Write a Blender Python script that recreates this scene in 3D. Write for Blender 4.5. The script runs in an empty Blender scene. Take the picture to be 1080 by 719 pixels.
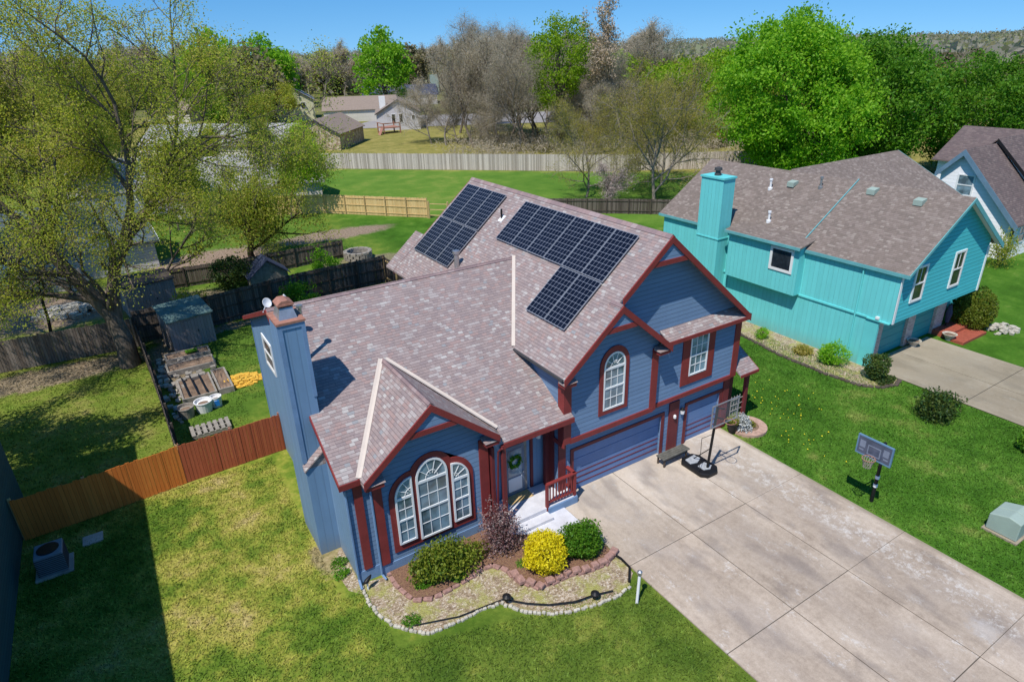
import bpy, math, random
import numpy as np
from mathutils import Vector, Matrix
R = math.radians
sc = bpy.context.scene
COL = sc.collection
rnd = random.Random(7)
ORG = {}

# ---------------------------------------------------------------- helpers
class MB:
    def __init__(s): s.v = []; s.f = []; s.m = []; s.cur = 0
    def add(s, vs, fs):
        b = len(s.v); s.v += [tuple(v) for v in vs]
        for f in fs: s.f.append(tuple(b + i for i in f)); s.m.append(s.cur)
        return s
    def box(s, x0, x1, y0, y1, z0, z1):
        if x0 > x1: x0, x1 = x1, x0
        if y0 > y1: y0, y1 = y1, y0
        if z0 > z1: z0, z1 = z1, z0
        vs = [(x, y, z) for z in (z0, z1) for y in (y0, y1) for x in (x0, x1)]
        return s.add(vs, [(0,2,3,1),(4,5,7,6),(0,1,5,4),(2,6,7,3),(0,4,6,2),(1,3,7,5)])
    def prism(s, poly, axis, a, b):
        # poly in the two other axes: 'y' -> (x,z), 'x' -> (y,z), 'z' -> (x,y)
        if a > b: a, b = b, a
        P = {'y': lambda p, t: (p[0], t, p[1]), 'x': lambda p, t: (t, p[0], p[1]), 'z': lambda p, t: (p[0], p[1], t)}[axis]
        ar = sum(poly[i][0]*poly[(i+1) % len(poly)][1] - poly[(i+1) % len(poly)][0]*poly[i][1] for i in range(len(poly)))
        if (ar < 0) != (axis == 'y'): poly = poly[::-1]
        n = len(poly)
        vs = [P(p, a) for p in poly] + [P(p, b) for p in poly]
        fs = [tuple(range(n))[::-1], tuple(range(n, 2*n))] + [(i, (i+1) % n, n+(i+1) % n, n+i) for i in range(n)]
        return s.add(vs, fs)
    def slab(s, poly, zf, th):
        ar = sum(poly[i][0]*poly[(i+1) % len(poly)][1] - poly[(i+1) % len(poly)][0]*poly[i][1] for i in range(len(poly)))
        if ar < 0: poly = poly[::-1]
        n = len(poly)
        vs = [(x, y, zf(x, y) - th) for x, y in poly] + [(x, y, zf(x, y)) for x, y in poly]
        fs = [tuple(range(n))[::-1], tuple(range(n, 2*n))] + [(i, (i+1) % n, n+(i+1) % n, n+i) for i in range(n)]
        return s.add(vs, fs)
    def beam(s, p, q, w, h, up=(0, 0, 1), off=(0, 0)):
        p = Vector(p); q = Vector(q); d = (q-p).normalized(); u = Vector(up)
        r = d.cross(u)
        if r.length < 1e-4: r = d.cross(Vector((0, 1, 0)))
        r.normalize(); u = r.cross(d)
        vs = []
        for c in (p, q):
            for a, b in ((-1, -1), (1, -1), (1, 1), (-1, 1)):
                vs.append(c + r*(a*w/2+off[0]) + u*(b*h/2+off[1]))
        return s.add(vs, [(0,1,2,3)[::-1], (4,5,6,7), (0,1,5,4), (1,2,6,5), (2,3,7,6), (3,0,4,7)])
    def rake(s, p, q, h, t, out):
        # board hanging below the line p-q, h deep (vertical), t thick toward out
        p = Vector(p); q = Vector(q); o = Vector(out)*t; d = Vector((0, 0, -h))
        vs = [p, q, q+d, p+d, p+o, q+o, q+o+d, p+o+d]
        return s.add(vs, [(0,1,2,3), (7,6,5,4), (0,4,5,1), (1,5,6,2), (2,6,7,3), (3,7,4,0)])
    def tube(s, pts, rs, n=8, cap=True):
        pts = [Vector(p) for p in pts]
        if not hasattr(rs, '__len__'): rs = [rs]*len(pts)
        b = len(s.v); ref = None
        for i, p in enumerate(pts):
            d = (pts[min(i+1, len(pts)-1)] - pts[max(i-1, 0)])
            if d.length < 1e-6: d = Vector((0, 0, 1))
            d.normalize()
            if ref is None: ref = Vector((1, 0, 0)) if abs(d.x) < .8 else Vector((0, 1, 0))
            a = (ref - d*ref.dot(d))
            if a.length < 1e-4: a = d.orthogonal()
            a.normalize(); ref = a; c = d.cross(a)
            for k in range(n):
                t = 2*math.pi*k/n
                s.v.append(tuple(p + (a*math.cos(t)+c*math.sin(t))*rs[i]))
        for i in range(len(pts)-1):
            for k in range(n):
                s.f.append((b+i*n+k, b+i*n+(k+1) % n, b+(i+1)*n+(k+1) % n, b+(i+1)*n+k)); s.m.append(s.cur)
        if cap:
            s.f.append(tuple(b+k for k in range(n))[::-1]); s.m.append(s.cur)
            s.f.append(tuple(b+(len(pts)-1)*n+k for k in range(n))); s.m.append(s.cur)
        return s
    def lathe(s, x, y, prof, n=20, sx=1, sy=1):
        b = len(s.v)
        for r_, z in prof:
            for k in range(n):
                t = 2*math.pi*k/n; s.v.append((x+r_*math.cos(t)*sx, y+r_*math.sin(t)*sy, z))
        for i in range(len(prof)-1):
            for k in range(n):
                s.f.append((b+i*n+k, b+i*n+(k+1) % n, b+(i+1)*n+(k+1) % n, b+(i+1)*n+k)); s.m.append(s.cur)
        s.f.append(tuple(b+k for k in range(n))[::-1]); s.m.append(s.cur)
        s.f.append(tuple(b+(len(prof)-1)*n+k for k in range(n))); s.m.append(s.cur)
        return s
    def ring(s, pts_out, pts_in, axis, a, b):
        # closed frame between two loops with the same number of points
        P = {'y': lambda p, t: (p[0], t, p[1]), 'x': lambda p, t: (t, p[0], p[1]), 'z': lambda p, t: (p[0], p[1], t)}[axis]
        n = len(pts_out)
        vs = [P(p, a) for p in pts_out] + [P(p, a) for p in pts_in] + [P(p, b) for p in pts_out] + [P(p, b) for p in pts_in]
        fs = []
        for i in range(n):
            j = (i+1) % n
            fs += [(i, j, n+j, n+i), (2*n+i, 3*n+i, 3*n+j, 2*n+j), (i, 2*n+i, 2*n+j, j), (n+i, n+j, 3*n+j, 3*n+i)]
        return s.add(vs, fs)
    def build(s, name, mat, parent=None, smooth=False, uvo=(0, 0), bevel=0, weld=False):
        o0 = Vector(ORG.get(parent.name, (0, 0, 0))) if parent else Vector((0, 0, 0))
        if parent is not None and getattr(s, 'local', False): o0 = Vector((0, 0, 0))
        me = bpy.data.meshes.new(name)
        me.from_pydata([tuple(Vector(v)-o0) for v in s.v], [], s.f)
        mats = mat if isinstance(mat, (list, tuple)) else [mat]
        for m in mats: me.materials.append(m)
        if len(mats) > 1: me.polygons.foreach_set('material_index', s.m)
        if smooth: me.polygons.foreach_set('use_smooth', [True]*len(s.f))
        me.update()
        if len(s.f) < 30000: planar_uv(me, o0, uvo)
        ob = bpy.data.objects.new(name, me); COL.objects.link(ob)
        if parent is not None:
            ob.parent = parent; ORG[ob.name] = ORG.get(parent.name, (0, 0, 0))
        if bevel:
            b = ob.modifiers.new('bevel', 'BEVEL'); b.width = bevel; b.segments = 2; b.limit_method = 'ANGLE'
        return ob

def build_each(b, name, mat, parent=None, **kw):
    # one object per connected piece
    n = len(b.v); par = list(range(n))
    def fd(a):
        while par[a] != a: par[a] = par[par[a]]; a = par[a]
        return a
    for f in b.f:
        for q in f[1:]: par[fd(f[0])] = fd(q)
    grp = {}
    for f in b.f: grp.setdefault(fd(f[0]), []).append(f)
    out = []
    for fs in grp.values():
        m_ = MB(); ids = sorted({i for f in fs for i in f}); mp = {i: k for k, i in enumerate(ids)}
        m_.v = [b.v[i] for i in ids]; m_.f = [tuple(mp[i] for i in f) for f in fs]; m_.m = [0]*len(fs)
        out.append(m_.build(name, mat, parent, **kw))
    return out

def planar_uv(me, o0, uvo=(0, 0)):
    uv = me.uv_layers.new(name='UVMap'); d = uv.data
    for p in me.polygons:
        n = p.normal
        if abs(n.z) > .995: U = Vector((1, 0, 0)); V = Vector((0, 1, 0))
        else: U = Vector((0, 0, 1)).cross(n).normalized(); V = n.cross(U)
        for li in p.loop_indices:
            c = me.vertices[me.loops[li].vertex_index].co + o0
            d[li].uv = (c.dot(U)-uvo[0], c.dot(V)-uvo[1])

def thing(name, label, cat, loc=(0, 0, 0), rz=0, group=None):
    o = bpy.data.objects.new(name, None); COL.objects.link(o)
    o.empty_display_size = .3
    o.location = loc; o.rotation_euler = (0, 0, rz)
    o['label'] = label; o['category'] = cat
    if group: o['group'] = group
    ORG[o.name] = loc
    return o
def tag(o, label, cat, group=None, kind=None):
    o['label'] = label; o['category'] = cat
    if group: o['group'] = group
    if kind: o['kind'] = kind
    return o
def struct(o): o['kind'] = 'structure'; return o
def centre(o):
    # move a single-mesh thing's origin to its base
    me = o.data; n = len(me.vertices); a = np.empty(n*3); me.vertices.foreach_get('co', a); a = a.reshape(-1, 3)
    c = np.array([a[:, 0].mean(), a[:, 1].mean(), a[:, 2].min()]); a -= c
    me.vertices.foreach_set('co', a.ravel()); o.location = tuple(c); me.update(); return o
def dup(root, loc, rz, scale=1, label=None, group=None):
    r_ = root.copy(); COL.objects.link(r_); r_.location = loc; r_.rotation_euler = (0, 0, rz)
    r_.scale = (scale,)*3 if not hasattr(scale, '__len__') else scale
    if label: r_['label'] = label
    if group: r_['group'] = group
    for ch in list(root.children):
        c = ch.copy(); COL.objects.link(c); c.parent = r_
        for g in ch.children:
            d = g.copy(); COL.objects.link(d); d.parent = c
    return r_

# ---------------------------------------------------------------- materials
class NT:
    def __init__(s, name):
        s.mat = bpy.data.materials.new(name); s.mat.use_nodes = True
        s.t = s.mat.node_tree; s.t.nodes.clear()
        s.out = s.t.nodes.new('ShaderNodeOutputMaterial')
        s.b = s.t.nodes.new('ShaderNodeBsdfPrincipled'); s.link(s.b.outputs[0], s.out.inputs[0])
    def n(s, typ, **kw):
        nd = s.t.nodes.new(typ)
        for k, v in kw.items(): setattr(nd, k, v)
        return nd
    def link(s, a, b): s.t.links.new(a, b)
    def val(s, sock, v):
        if hasattr(v, 'links') or isinstance(v, bpy.types.NodeSocket): s.link(v, sock)
        else: sock.default_value = v
    def math(s, op, a, b=0.0, c=None, clamp=False):
        nd = s.n('ShaderNodeMath', operation=op, use_clamp=clamp); s.val(nd.inputs[0], a); s.val(nd.inputs[1], b)
        if c is not None: s.val(nd.inputs[2], c)
        return nd.outputs[0]
    def pos(s): return s.n('ShaderNodeNewGeometry').outputs['Position']
    def obj(s): return s.n('ShaderNodeTexCoord').outputs['Object']
    def uv(s): return s.n('ShaderNodeTexCoord').outputs['UV']
    def sep(s, v):
        nd = s.n('ShaderNodeSeparateXYZ'); s.link(v, nd.inputs[0]); return nd.outputs
    def comb(s, x, y, z=0.0):
        nd = s.n('ShaderNodeCombineXYZ'); s.val(nd.inputs[0], x); s.val(nd.inputs[1], y); s.val(nd.inputs[2], z); return nd.outputs[0]
    def noise(s, vec, scale, detail=4, rough=.55, dist=0):
        nd = s.n('ShaderNodeTexNoise'); s.link(vec, nd.inputs['Vector'])
        nd.inputs['Scale'].default_value = scale; nd.inputs['Detail'].default_value = detail
        nd.inputs['Roughness'].default_value = rough; nd.inputs['Distortion'].default_value = dist
        return nd.outputs[0]
    def white(s, vec, dims='3D'):
        nd = s.n('ShaderNodeTexWhiteNoise', noise_dimensions=dims)
        s.val(nd.inputs['W' if dims == '1D' else 'Vector'], vec); return nd.outputs['Value']
    def ramp(s, f, stops, interp='LINEAR'):
        nd = s.n('ShaderNodeValToRGB'); s.link(f, nd.inputs[0]); cr = nd.color_ramp; cr.interpolation = interp
        while len(cr.elements) < len(stops): cr.elements.new(.5)
        for e, (p, c) in zip(cr.elements, stops):
            e.position = p; e.color = (*c, 1) if hasattr(c, '__len__') else (c, c, c, 1)
        return nd.outputs[0]
    def mix(s, f, a, b, mode='MIX'):
        nd = s.n('ShaderNodeMix', data_type='RGBA', blend_type=mode); s.val(nd.inputs[0], f)
        for i, v in ((6, a), (7, b)):
            if isinstance(v, tuple): v = (*v, 1) if len(v) == 3 else v
            s.val(nd.inputs[i], v)
        return nd.outputs[2]
    def maprange(s, v, a, b, c=0.0, d=1.0, smooth=True):
        nd = s.n('ShaderNodeMapRange'); nd.interpolation_type = 'SMOOTHSTEP' if smooth else 'LINEAR'
        s.val(nd.inputs[0], v)
        for i, x in enumerate((a, b, c, d)): nd.inputs[i+1].default_value = x
        return nd.outputs[0]
    def bump(s, h, strength=.3, dist=.02):
        nd = s.n('ShaderNodeBump'); s.link(h, nd.inputs['Height']); nd.inputs['Strength'].default_value = strength
        nd.inputs['Distance'].default_value = dist; s.link(nd.outputs[0], s.b.inputs['Normal'])
    def base(s, c, rough=.7, metal=0, spec=.3):
        s.val(s.b.inputs['Base Color'], (*c, 1) if isinstance(c, tuple) else c)
        s.val(s.b.inputs['Roughness'], rough); s.b.inputs['Metallic'].default_value = metal
        s.b.inputs['Specular IOR Level'].default_value = spec
        return s.mat

def paint(name, c, rough=.6, var=.12, scale=1.5, metal=0, spec=.3, bump=.05):
    m = NT(name); p = m.pos(); n1 = m.noise(p, scale, 5, .65); n2 = m.noise(p, scale*14, 3, .6)
    f = m.math('ADD', m.math('MULTIPLY', n1, .65), m.math('MULTIPLY', n2, .35))
    lo = tuple(x*(1-var*1.8) for x in c); hi = tuple(min(1, x*(1+var*1.4)) for x in c)
    col = m.ramp(f, [(.3, lo), (.7, hi)])
    if bump: m.bump(n2, bump, .01)
    return m.base(col, rough, metal, spec)

def siding(name, c, pitch=.2, vertical=False, var=.1, dark=.55):
    m = NT(name); u, v, _ = m.sep(m.uv()); a = u if vertical else v
    t = m.math('DIVIDE', a, pitch); fr = m.math('FRACT', t); row = m.math('FLOOR', t)
    p = m.pos(); n1 = m.noise(p, .8, 5, .65)
    rr = m.white(row, '1D')
    st = m.n('ShaderNodeVectorMath', operation='MULTIPLY'); m.link(p, st.inputs[0])
    st.inputs[1].default_value = (9, 9, 1.2) if vertical else (1.5, 1.5, 14)
    n2 = m.noise(st.outputs[0], 1, 4, .6)
    f = m.math('ADD', m.math('ADD', m.math('MULTIPLY', n1, .45), m.math('MULTIPLY', n2, .35)), m.math('MULTIPLY', rr, .2))
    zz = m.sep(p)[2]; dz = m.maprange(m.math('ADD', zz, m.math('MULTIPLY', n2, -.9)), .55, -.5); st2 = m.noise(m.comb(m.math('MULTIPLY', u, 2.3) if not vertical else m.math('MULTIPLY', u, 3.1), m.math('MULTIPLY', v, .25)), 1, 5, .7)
    col = m.ramp(f, [(.25, tuple(x*(1-1.9*var) for x in c)), (.75, tuple(x*(1+1.5*var) for x in c))])
    if vertical:
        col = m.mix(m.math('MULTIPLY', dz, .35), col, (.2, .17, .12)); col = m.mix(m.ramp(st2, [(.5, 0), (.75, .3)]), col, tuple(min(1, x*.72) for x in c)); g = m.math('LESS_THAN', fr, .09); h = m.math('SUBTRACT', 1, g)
        col = m.mix(g, col, tuple(x*dark for x in c)); m.bump(h, .8, .012)
    else:
        col = m.mix(m.ramp(st2, [(.5, 0), (.75, .25)]), col, tuple(min(1, x*.75) for x in c)); g = m.math('LESS_THAN', fr, .10)
        col = m.mix(g, col, tuple(x*dark for x in c))  # shadow line under each lap, painted into the colour
        m.bump(m.math('SUBTRACT', 1, fr), 1.0, .025)
    return m.base(col, .62, 0, .25)

def shingles(name, pal, row=.19, tab=.34, var=.12):
    m = NT(name); u, v, _ = m.sep(m.uv())
    tv = m.math('DIVIDE', v, row); r_ = m.math('FLOOR', tv); fv = m.math('FRACT', tv)
    ru = m.math('MULTIPLY', m.white(r_, '1D'), 7.3)
    wob = m.math('MULTIPLY', m.math('SUBTRACT', m.noise(m.comb(m.math('MULTIPLY', u, 2.1), m.math('MULTIPLY', r_, 3.7)), 1, 1), .5), 1.6)
    tu = m.math('ADD', m.math('ADD', m.math('DIVIDE', u, tab), ru), wob); c_ = m.math('FLOOR', tu); fu = m.math('FRACT', tu)
    wn = m.white(m.comb(c_, r_), '2D')
    col = m.ramp(wn, pal, 'CONSTANT')
    p = m.pos(); big = m.noise(p, .35, 5, .6); fine = m.noise(p, 22, 3, .7)
    col = m.mix(m.maprange(big, .3, .7, .12, .42), col, tuple(x*.92 for x in pal[0][1]))
    stk = m.noise(m.comb(m.math('MULTIPLY', u, 1.1), m.math('MULTIPLY', v, .18)), 1, 4, .6); k = m.math('ADD', m.math('ADD', m.math('MULTIPLY', fine, .5), m.math('MULTIPLY', stk, .35)), .58)
    col = m.mix(1, col, m.comb(k, k, k), 'MULTIPLY')
    e = m.math('MAXIMUM', m.math('LESS_THAN', fv, .13), m.math('MULTIPLY', m.math('LESS_THAN', fu, .05), .6))
    col = m.mix(m.math('MULTIPLY', e, .5), col, (.05, .035, .035))  # dark tab joints, plus a painted shade line along each course edge
    m.bump(m.math('ADD', m.math('SUBTRACT', 1, fv), m.math('MULTIPLY', wn, .5)), .7, .02)
    return m.base(col, .85, 0, .2)

def leafmat(name, cols, trans=.45, rough=.5):
    m = NT(name); g = m.n('ShaderNodeNewGeometry'); rv = g.outputs['Random Per Island']
    big = m.noise(m.obj(), .45, 3, .6)
    f = m.math('ADD', m.math('MULTIPLY', rv, .55), m.math('MULTIPLY', big, .55), clamp=True)
    oi = m.n('ShaderNodeObjectInfo').outputs['Random']
    n = len(cols); col = m.ramp(f, [((i+.2)/n, c) for i, c in enumerate(cols)])
    k = m.math('ADD', m.math('MULTIPLY', oi, .3), .85); col = m.mix(1, col, m.comb(k, k, k), 'MULTIPLY')
    m.base(col, rough, 0, .25)
    tr = m.n('ShaderNodeBsdfTranslucent')
    col2 = m.mix(1, col, (1.0, 1.0, .55, 1), 'MULTIPLY'); m.link(col2, tr.inputs[0])
    mx = m.n('ShaderNodeMixShader'); mx.inputs[0].default_value = trans
    m.link(m.b.outputs[0], mx.inputs[1]); m.link(tr.outputs[0], mx.inputs[2]); m.link(mx.outputs[0], m.out.inputs[0])
    return m.mat

def barkmat(name, c, c2):
    m = NT(name); o = m.obj(); st = m.n('ShaderNodeVectorMath', operation='MULTIPLY'); m.link(o, st.inputs[0])
    st.inputs[1].default_value = (6, 6, 1.3); n1 = m.noise(st.outputs[0], 1.4, 6, .7)
    m.bump(n1, .8, .05); return m.base(m.ramp(n1, [(.3, c), (.7, c2)]), .9, 0, .1)

def glassmat(name, c=(.02, .025, .03), rough=.06):
    m = NT(name); n = m.noise(m.pos(), 1.4, 2); m.base(m.ramp(n, [(.35, tuple(x*.5 for x in c)), (.65, tuple(min(1, x*1.6) for x in c))]), rough, 0, .9)
    return m.mat

def fencemat(name, c, c2, board=.14, gap=.06, weather=.5):
    m = NT(name); u, v, _ = m.sep(m.uv()); t = m.math('DIVIDE', u, board); fr = m.math('FRACT', t)
    rv = m.white(m.math('FLOOR', t), '1D')
    st = m.comb(m.math('MULTIPLY', u, 9), m.math('MULTIPLY', v, 1.3)); n1 = m.noise(st, 1, 5, .7)
    f = m.math('ADD', m.math('MULTIPLY', rv, weather), m.math('MULTIPLY', n1, 1-weather))
    col = m.ramp(f, [(.2, c), (.8, c2)]); g = m.math('LESS_THAN', fr, gap)
    col = m.mix(g, col, tuple(x*.25 for x in c)); m.bump(m.math('SUBTRACT', 1, g), .8, .02)
    return m.base(col, .85, 0, .15)

M = {}
M['lap_blue'] = siding('lap_blue', (.145, .228, .355), .2, False, .08, .62)
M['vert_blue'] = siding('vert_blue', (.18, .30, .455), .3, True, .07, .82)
M['plain_blue'] = paint('plain_blue', (.17, .28, .45))
M['maroon'] = paint('maroon', (.235, .036, .034), .55, .14, 2)
M['maroon_dk'] = paint('maroon_dk', (.16, .03, .032), .6)
M['shingle'] = shingles('shingle', [(0, (.285, .225, .215)), (.24, (.32, .25, .235)), (.42, (.26, .208, .205)), (.58, (.335, .235, .215)), (.70, (.35, .29, .275)), (.83, (.385, .345, .33)), (.94, (.45, .425, .40)), (.98, (.27, .28, .29))], .135, .21)
M['shingle_teal'] = shingles('shingle_teal', [(0, (.20, .16, .135)), (.35, (.23, .185, .16)), (.6, (.175, .142, .12)), (.8, (.26, .215, .185)), (.93, (.30, .255, .22))], .135, .22)
M['shingle_brown'] = shingles('shingle_brown', [(0, (.14, .105, .1)), (.4, (.17, .13, .12)), (.7, (.12, .095, .09)), (.9, (.2, .155, .14))], .18, .3)
M['flash'] = paint('flash', (.58, .50, .43), .6, .06)
M['cap'] = shingles('cap', [(0, (.25, .18, .18)), (.5, (.3, .21, .2)), (.8, (.36, .28, .27))], .3, .3)
M['white'] = paint('white', (.78, .78, .77), .5, .03)
M['glass'] = glassmat('glass', (.16, .23, .27), .1)
M['glass_dk'] = glassmat('glass_dk')
M['curtain'] = paint('curtain', (.45, .47, .5), .9, .2, 3)
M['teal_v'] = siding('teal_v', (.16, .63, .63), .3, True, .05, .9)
M['teal_l'] = siding('teal_l', (.07, .47, .52), .24, False, .06, .45)
M['teal'] = paint('teal', (.14, .60, .60), .6, .06)
M['teal_dk'] = paint('teal_dk', (.03, .30, .31), .5, .05)
M['black'] = paint('black', (.012, .012, .013), .45, .2, 4)
M['dkgrey'] = paint('dkgrey', (.06, .06, .062), .6)
M['metal'] = paint('metal', (.5, .5, .5), .35, .1, 5, .8)
M['rust'] = paint('rust', (.36, .17, .12), .7, .2, 6)
M['stone_pale'] = paint('stone_pale', (.50, .46, .38), .9, .3, 6, bump=.5)
M['block_red'] = paint('block_red', (.36, .21, .175), .9, .3, 7, bump=.6)
M['bark'] = barkmat('bark', (.06, .048, .038), (.22, .18, .145))
M['bark_grey'] = barkmat('bark_grey', (.16, .135, .11), (.36, .31, .26))
M['bark_dark'] = barkmat('bark_dark', (.02, .014, .01), (.08, .06, .045))
M['leaf_young'] = leafmat('leaf_young', [(.18, .26, .03), (.33, .42, .045), (.47, .52, .07), (.58, .50, .14)], .62)
M['leaf_olive'] = leafmat('leaf_olive', [(.14, .20, .03), (.27, .33, .045), (.40, .41, .07), (.48, .42, .12)], .62)
M['leaf_bright'] = leafmat('leaf_bright', [(.07, .22, .010), (.16, .40, .018), (.26, .54, .03), (.38, .62, .045)], .58)
M['leaf_deep'] = leafmat('leaf_deep', [(.045, .15, .012), (.085, .25, .018), (.14, .34, .024), (.2, .38, .03)], .52)
M['leaf_lime'] = leafmat('leaf_lime', [(.12, .26, .01), (.25, .44, .02), (.40, .56, .035)], .58)
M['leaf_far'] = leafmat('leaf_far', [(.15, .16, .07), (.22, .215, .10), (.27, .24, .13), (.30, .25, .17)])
M['leaf_haze'] = leafmat('leaf_haze', [(.26, .26, .20), (.33, .31, .25), (.38, .34, .28), (.30, .33, .18)], .5)  # distance haze is put into these pale greyed leaf colours
M['twig_far'] = leafmat('twig_far', [(.28, .235, .18), (.38, .33, .25), (.50, .43, .34)], .35, .9)
M['leaf_willow'] = leafmat('leaf_willow', [(.26, .25, .05), (.40, .37, .08), (.52, .43, .14)], .58)
M['leaf_yellow'] = leafmat('leaf_yellow', [(.45, .38, .005), (.75, .62, .01), (.9, .8, .03)], .35)
M['leaf_shrub'] = leafmat('leaf_shrub', [(.02, .065, .008), (.07, .14, .012), (.18, .24, .02), (.30, .33, .04)], .3)
M['leaf_purple'] = leafmat('leaf_purple', [(.05, .02, .025), (.12, .045, .05), (.24, .13, .13), (.4, .3, .28)], .25)
M['leaf_silver'] = leafmat('leaf_silver', [(.3, .33, .33), (.5, .52, .52), (.68, .7, .7)], .2)
M['leaf_cedar'] = leafmat('leaf_cedar', [(.02, .06, .02), (.05, .11, .03), (.1, .14, .02)], .3)
M['fence_orange'] = fencemat('fence_orange', (.55, .15, .028), (.76, .245, .05), .15, .05, .35)
M['fence_red'] = fencemat('fence_red', (.36, .085, .036), (.48, .13, .06), .15, .06, .3)
M['fence_grey'] = fencemat('fence_grey', (.13, .10, .08), (.30, .245, .20), .15, .08)
M['fence_dark'] = fencemat('fence_dark', (.07, .055, .045), (.2, .165, .14), .15, .08)
M['fence_pale'] = fencemat('fence_pale', (.34, .29, .25), (.66, .58, .52), .16, .06, .6)
M['fence_yellow'] = fencemat('fence_yellow', (.58, .40, .17), (.74, .54, .26), .16, .05)
M['wood_yellow'] = paint('wood_yellow', (.6, .42, .19), .8)
M['wood_dark'] = paint('wood_dark', (.09, .07, .055), .9, .3, 3)
M['wood_grey'] = paint('wood_grey', (.3, .27, .235), .9, .3, 4)
M['shed_wall'] = fencemat('shed_wall', (.26, .23, .22), (.34, .31, .3), .2, .05, .3)
M['shed_roof'] = paint('shed_roof', (.13, .21, .20), .85, .3, 2.2)
M['utility'] = paint('utility', (.32, .40, .34), .6, .06)
M['dirt'] = paint('dirt', (.22, .15, .105), .95, .35, 1.2, bump=.6)
M['brick_red'] = paint('brick_red', (.34, .085, .05), .85, .25, 8, bump=.4)
# ---------------------------------------------------------------- camera, sky, sun
cam = bpy.data.cameras.new('camera'); co = bpy.data.objects.new('camera', cam); COL.objects.link(co); sc.camera = co
cyaw, cpit, crol, cf = .551, .426, -.030, 677.2
Fv = Vector((math.sin(cyaw)*math.cos(cpit), math.cos(cyaw)*math.cos(cpit), -math.sin(cpit)))
rv = Vector((math.cos(cyaw), -math.sin(cyaw), 0)); uv_ = rv.cross(Fv)
R2 = rv*math.cos(crol)+uv_*math.sin(crol); U2 = -rv*math.sin(crol)+uv_*math.cos(crol)
mt = Matrix((R2, U2, -Fv)).transposed().to_4x4(); mt.translation = Vector((-13.729, -17.757, 17.345)); co.matrix_world = mt
cam.sensor_width = 36; cam.lens = cf*36/1080; cam.clip_end = 12000; cam.clip_start = .1

SUN = Vector((-.52, -.28, 1)).normalized()
w = bpy.data.worlds.new('World'); sc.world = w; w.use_nodes = True
nt = w.node_tree; bg = nt.nodes['Background']; sky = nt.nodes.new('ShaderNodeTexSky'); sky.sky_type = 'NISHITA'
sky.sun_disc = False; sky.sun_elevation = math.asin(SUN.z); sky.sun_rotation = math.atan2(SUN.x, SUN.y)
sky.altitude = 0; sky.air_density = 1.0; sky.dust_density = 0.2; sky.ozone_density = 4.0
hs = nt.nodes.new('ShaderNodeHueSaturation'); hs.inputs['Saturation'].default_value = 1.35
tc_ = nt.nodes.new('ShaderNodeTexCoord'); mp_ = nt.nodes.new('ShaderNodeMapping'); mp_.inputs['Location'].default_value = (0, 0, .135); mp_.inputs['Scale'].default_value = (1, 1, .865)
nt.links.new(tc_.outputs['Generated'], mp_.inputs[0]); nt.links.new(mp_.outputs[0], sky.inputs[0])
nt.links.new(sky.outputs[0], hs.inputs['Color']); nt.links.new(hs.outputs[0], bg.inputs[0]); bg.inputs[1].default_value = .15
sl = bpy.data.lights.new('sun', 'SUN'); sl.energy = 4.8; sl.angle = R(.53); sl.color = (1, .955, .88)
so = bpy.data.objects.new('sun', sl); COL.objects.link(so); so.rotation_euler = SUN.to_track_quat('Z', 'Y').to_euler(); so.location = SUN*60
sc.view_settings.view_transform = 'Standard'; sc.view_settings.look = 'None'; sc.view_settings.exposure = 0
sc.cycles.max_bounces = 5; sc.cycles.transparent_max_bounces = 6

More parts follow.
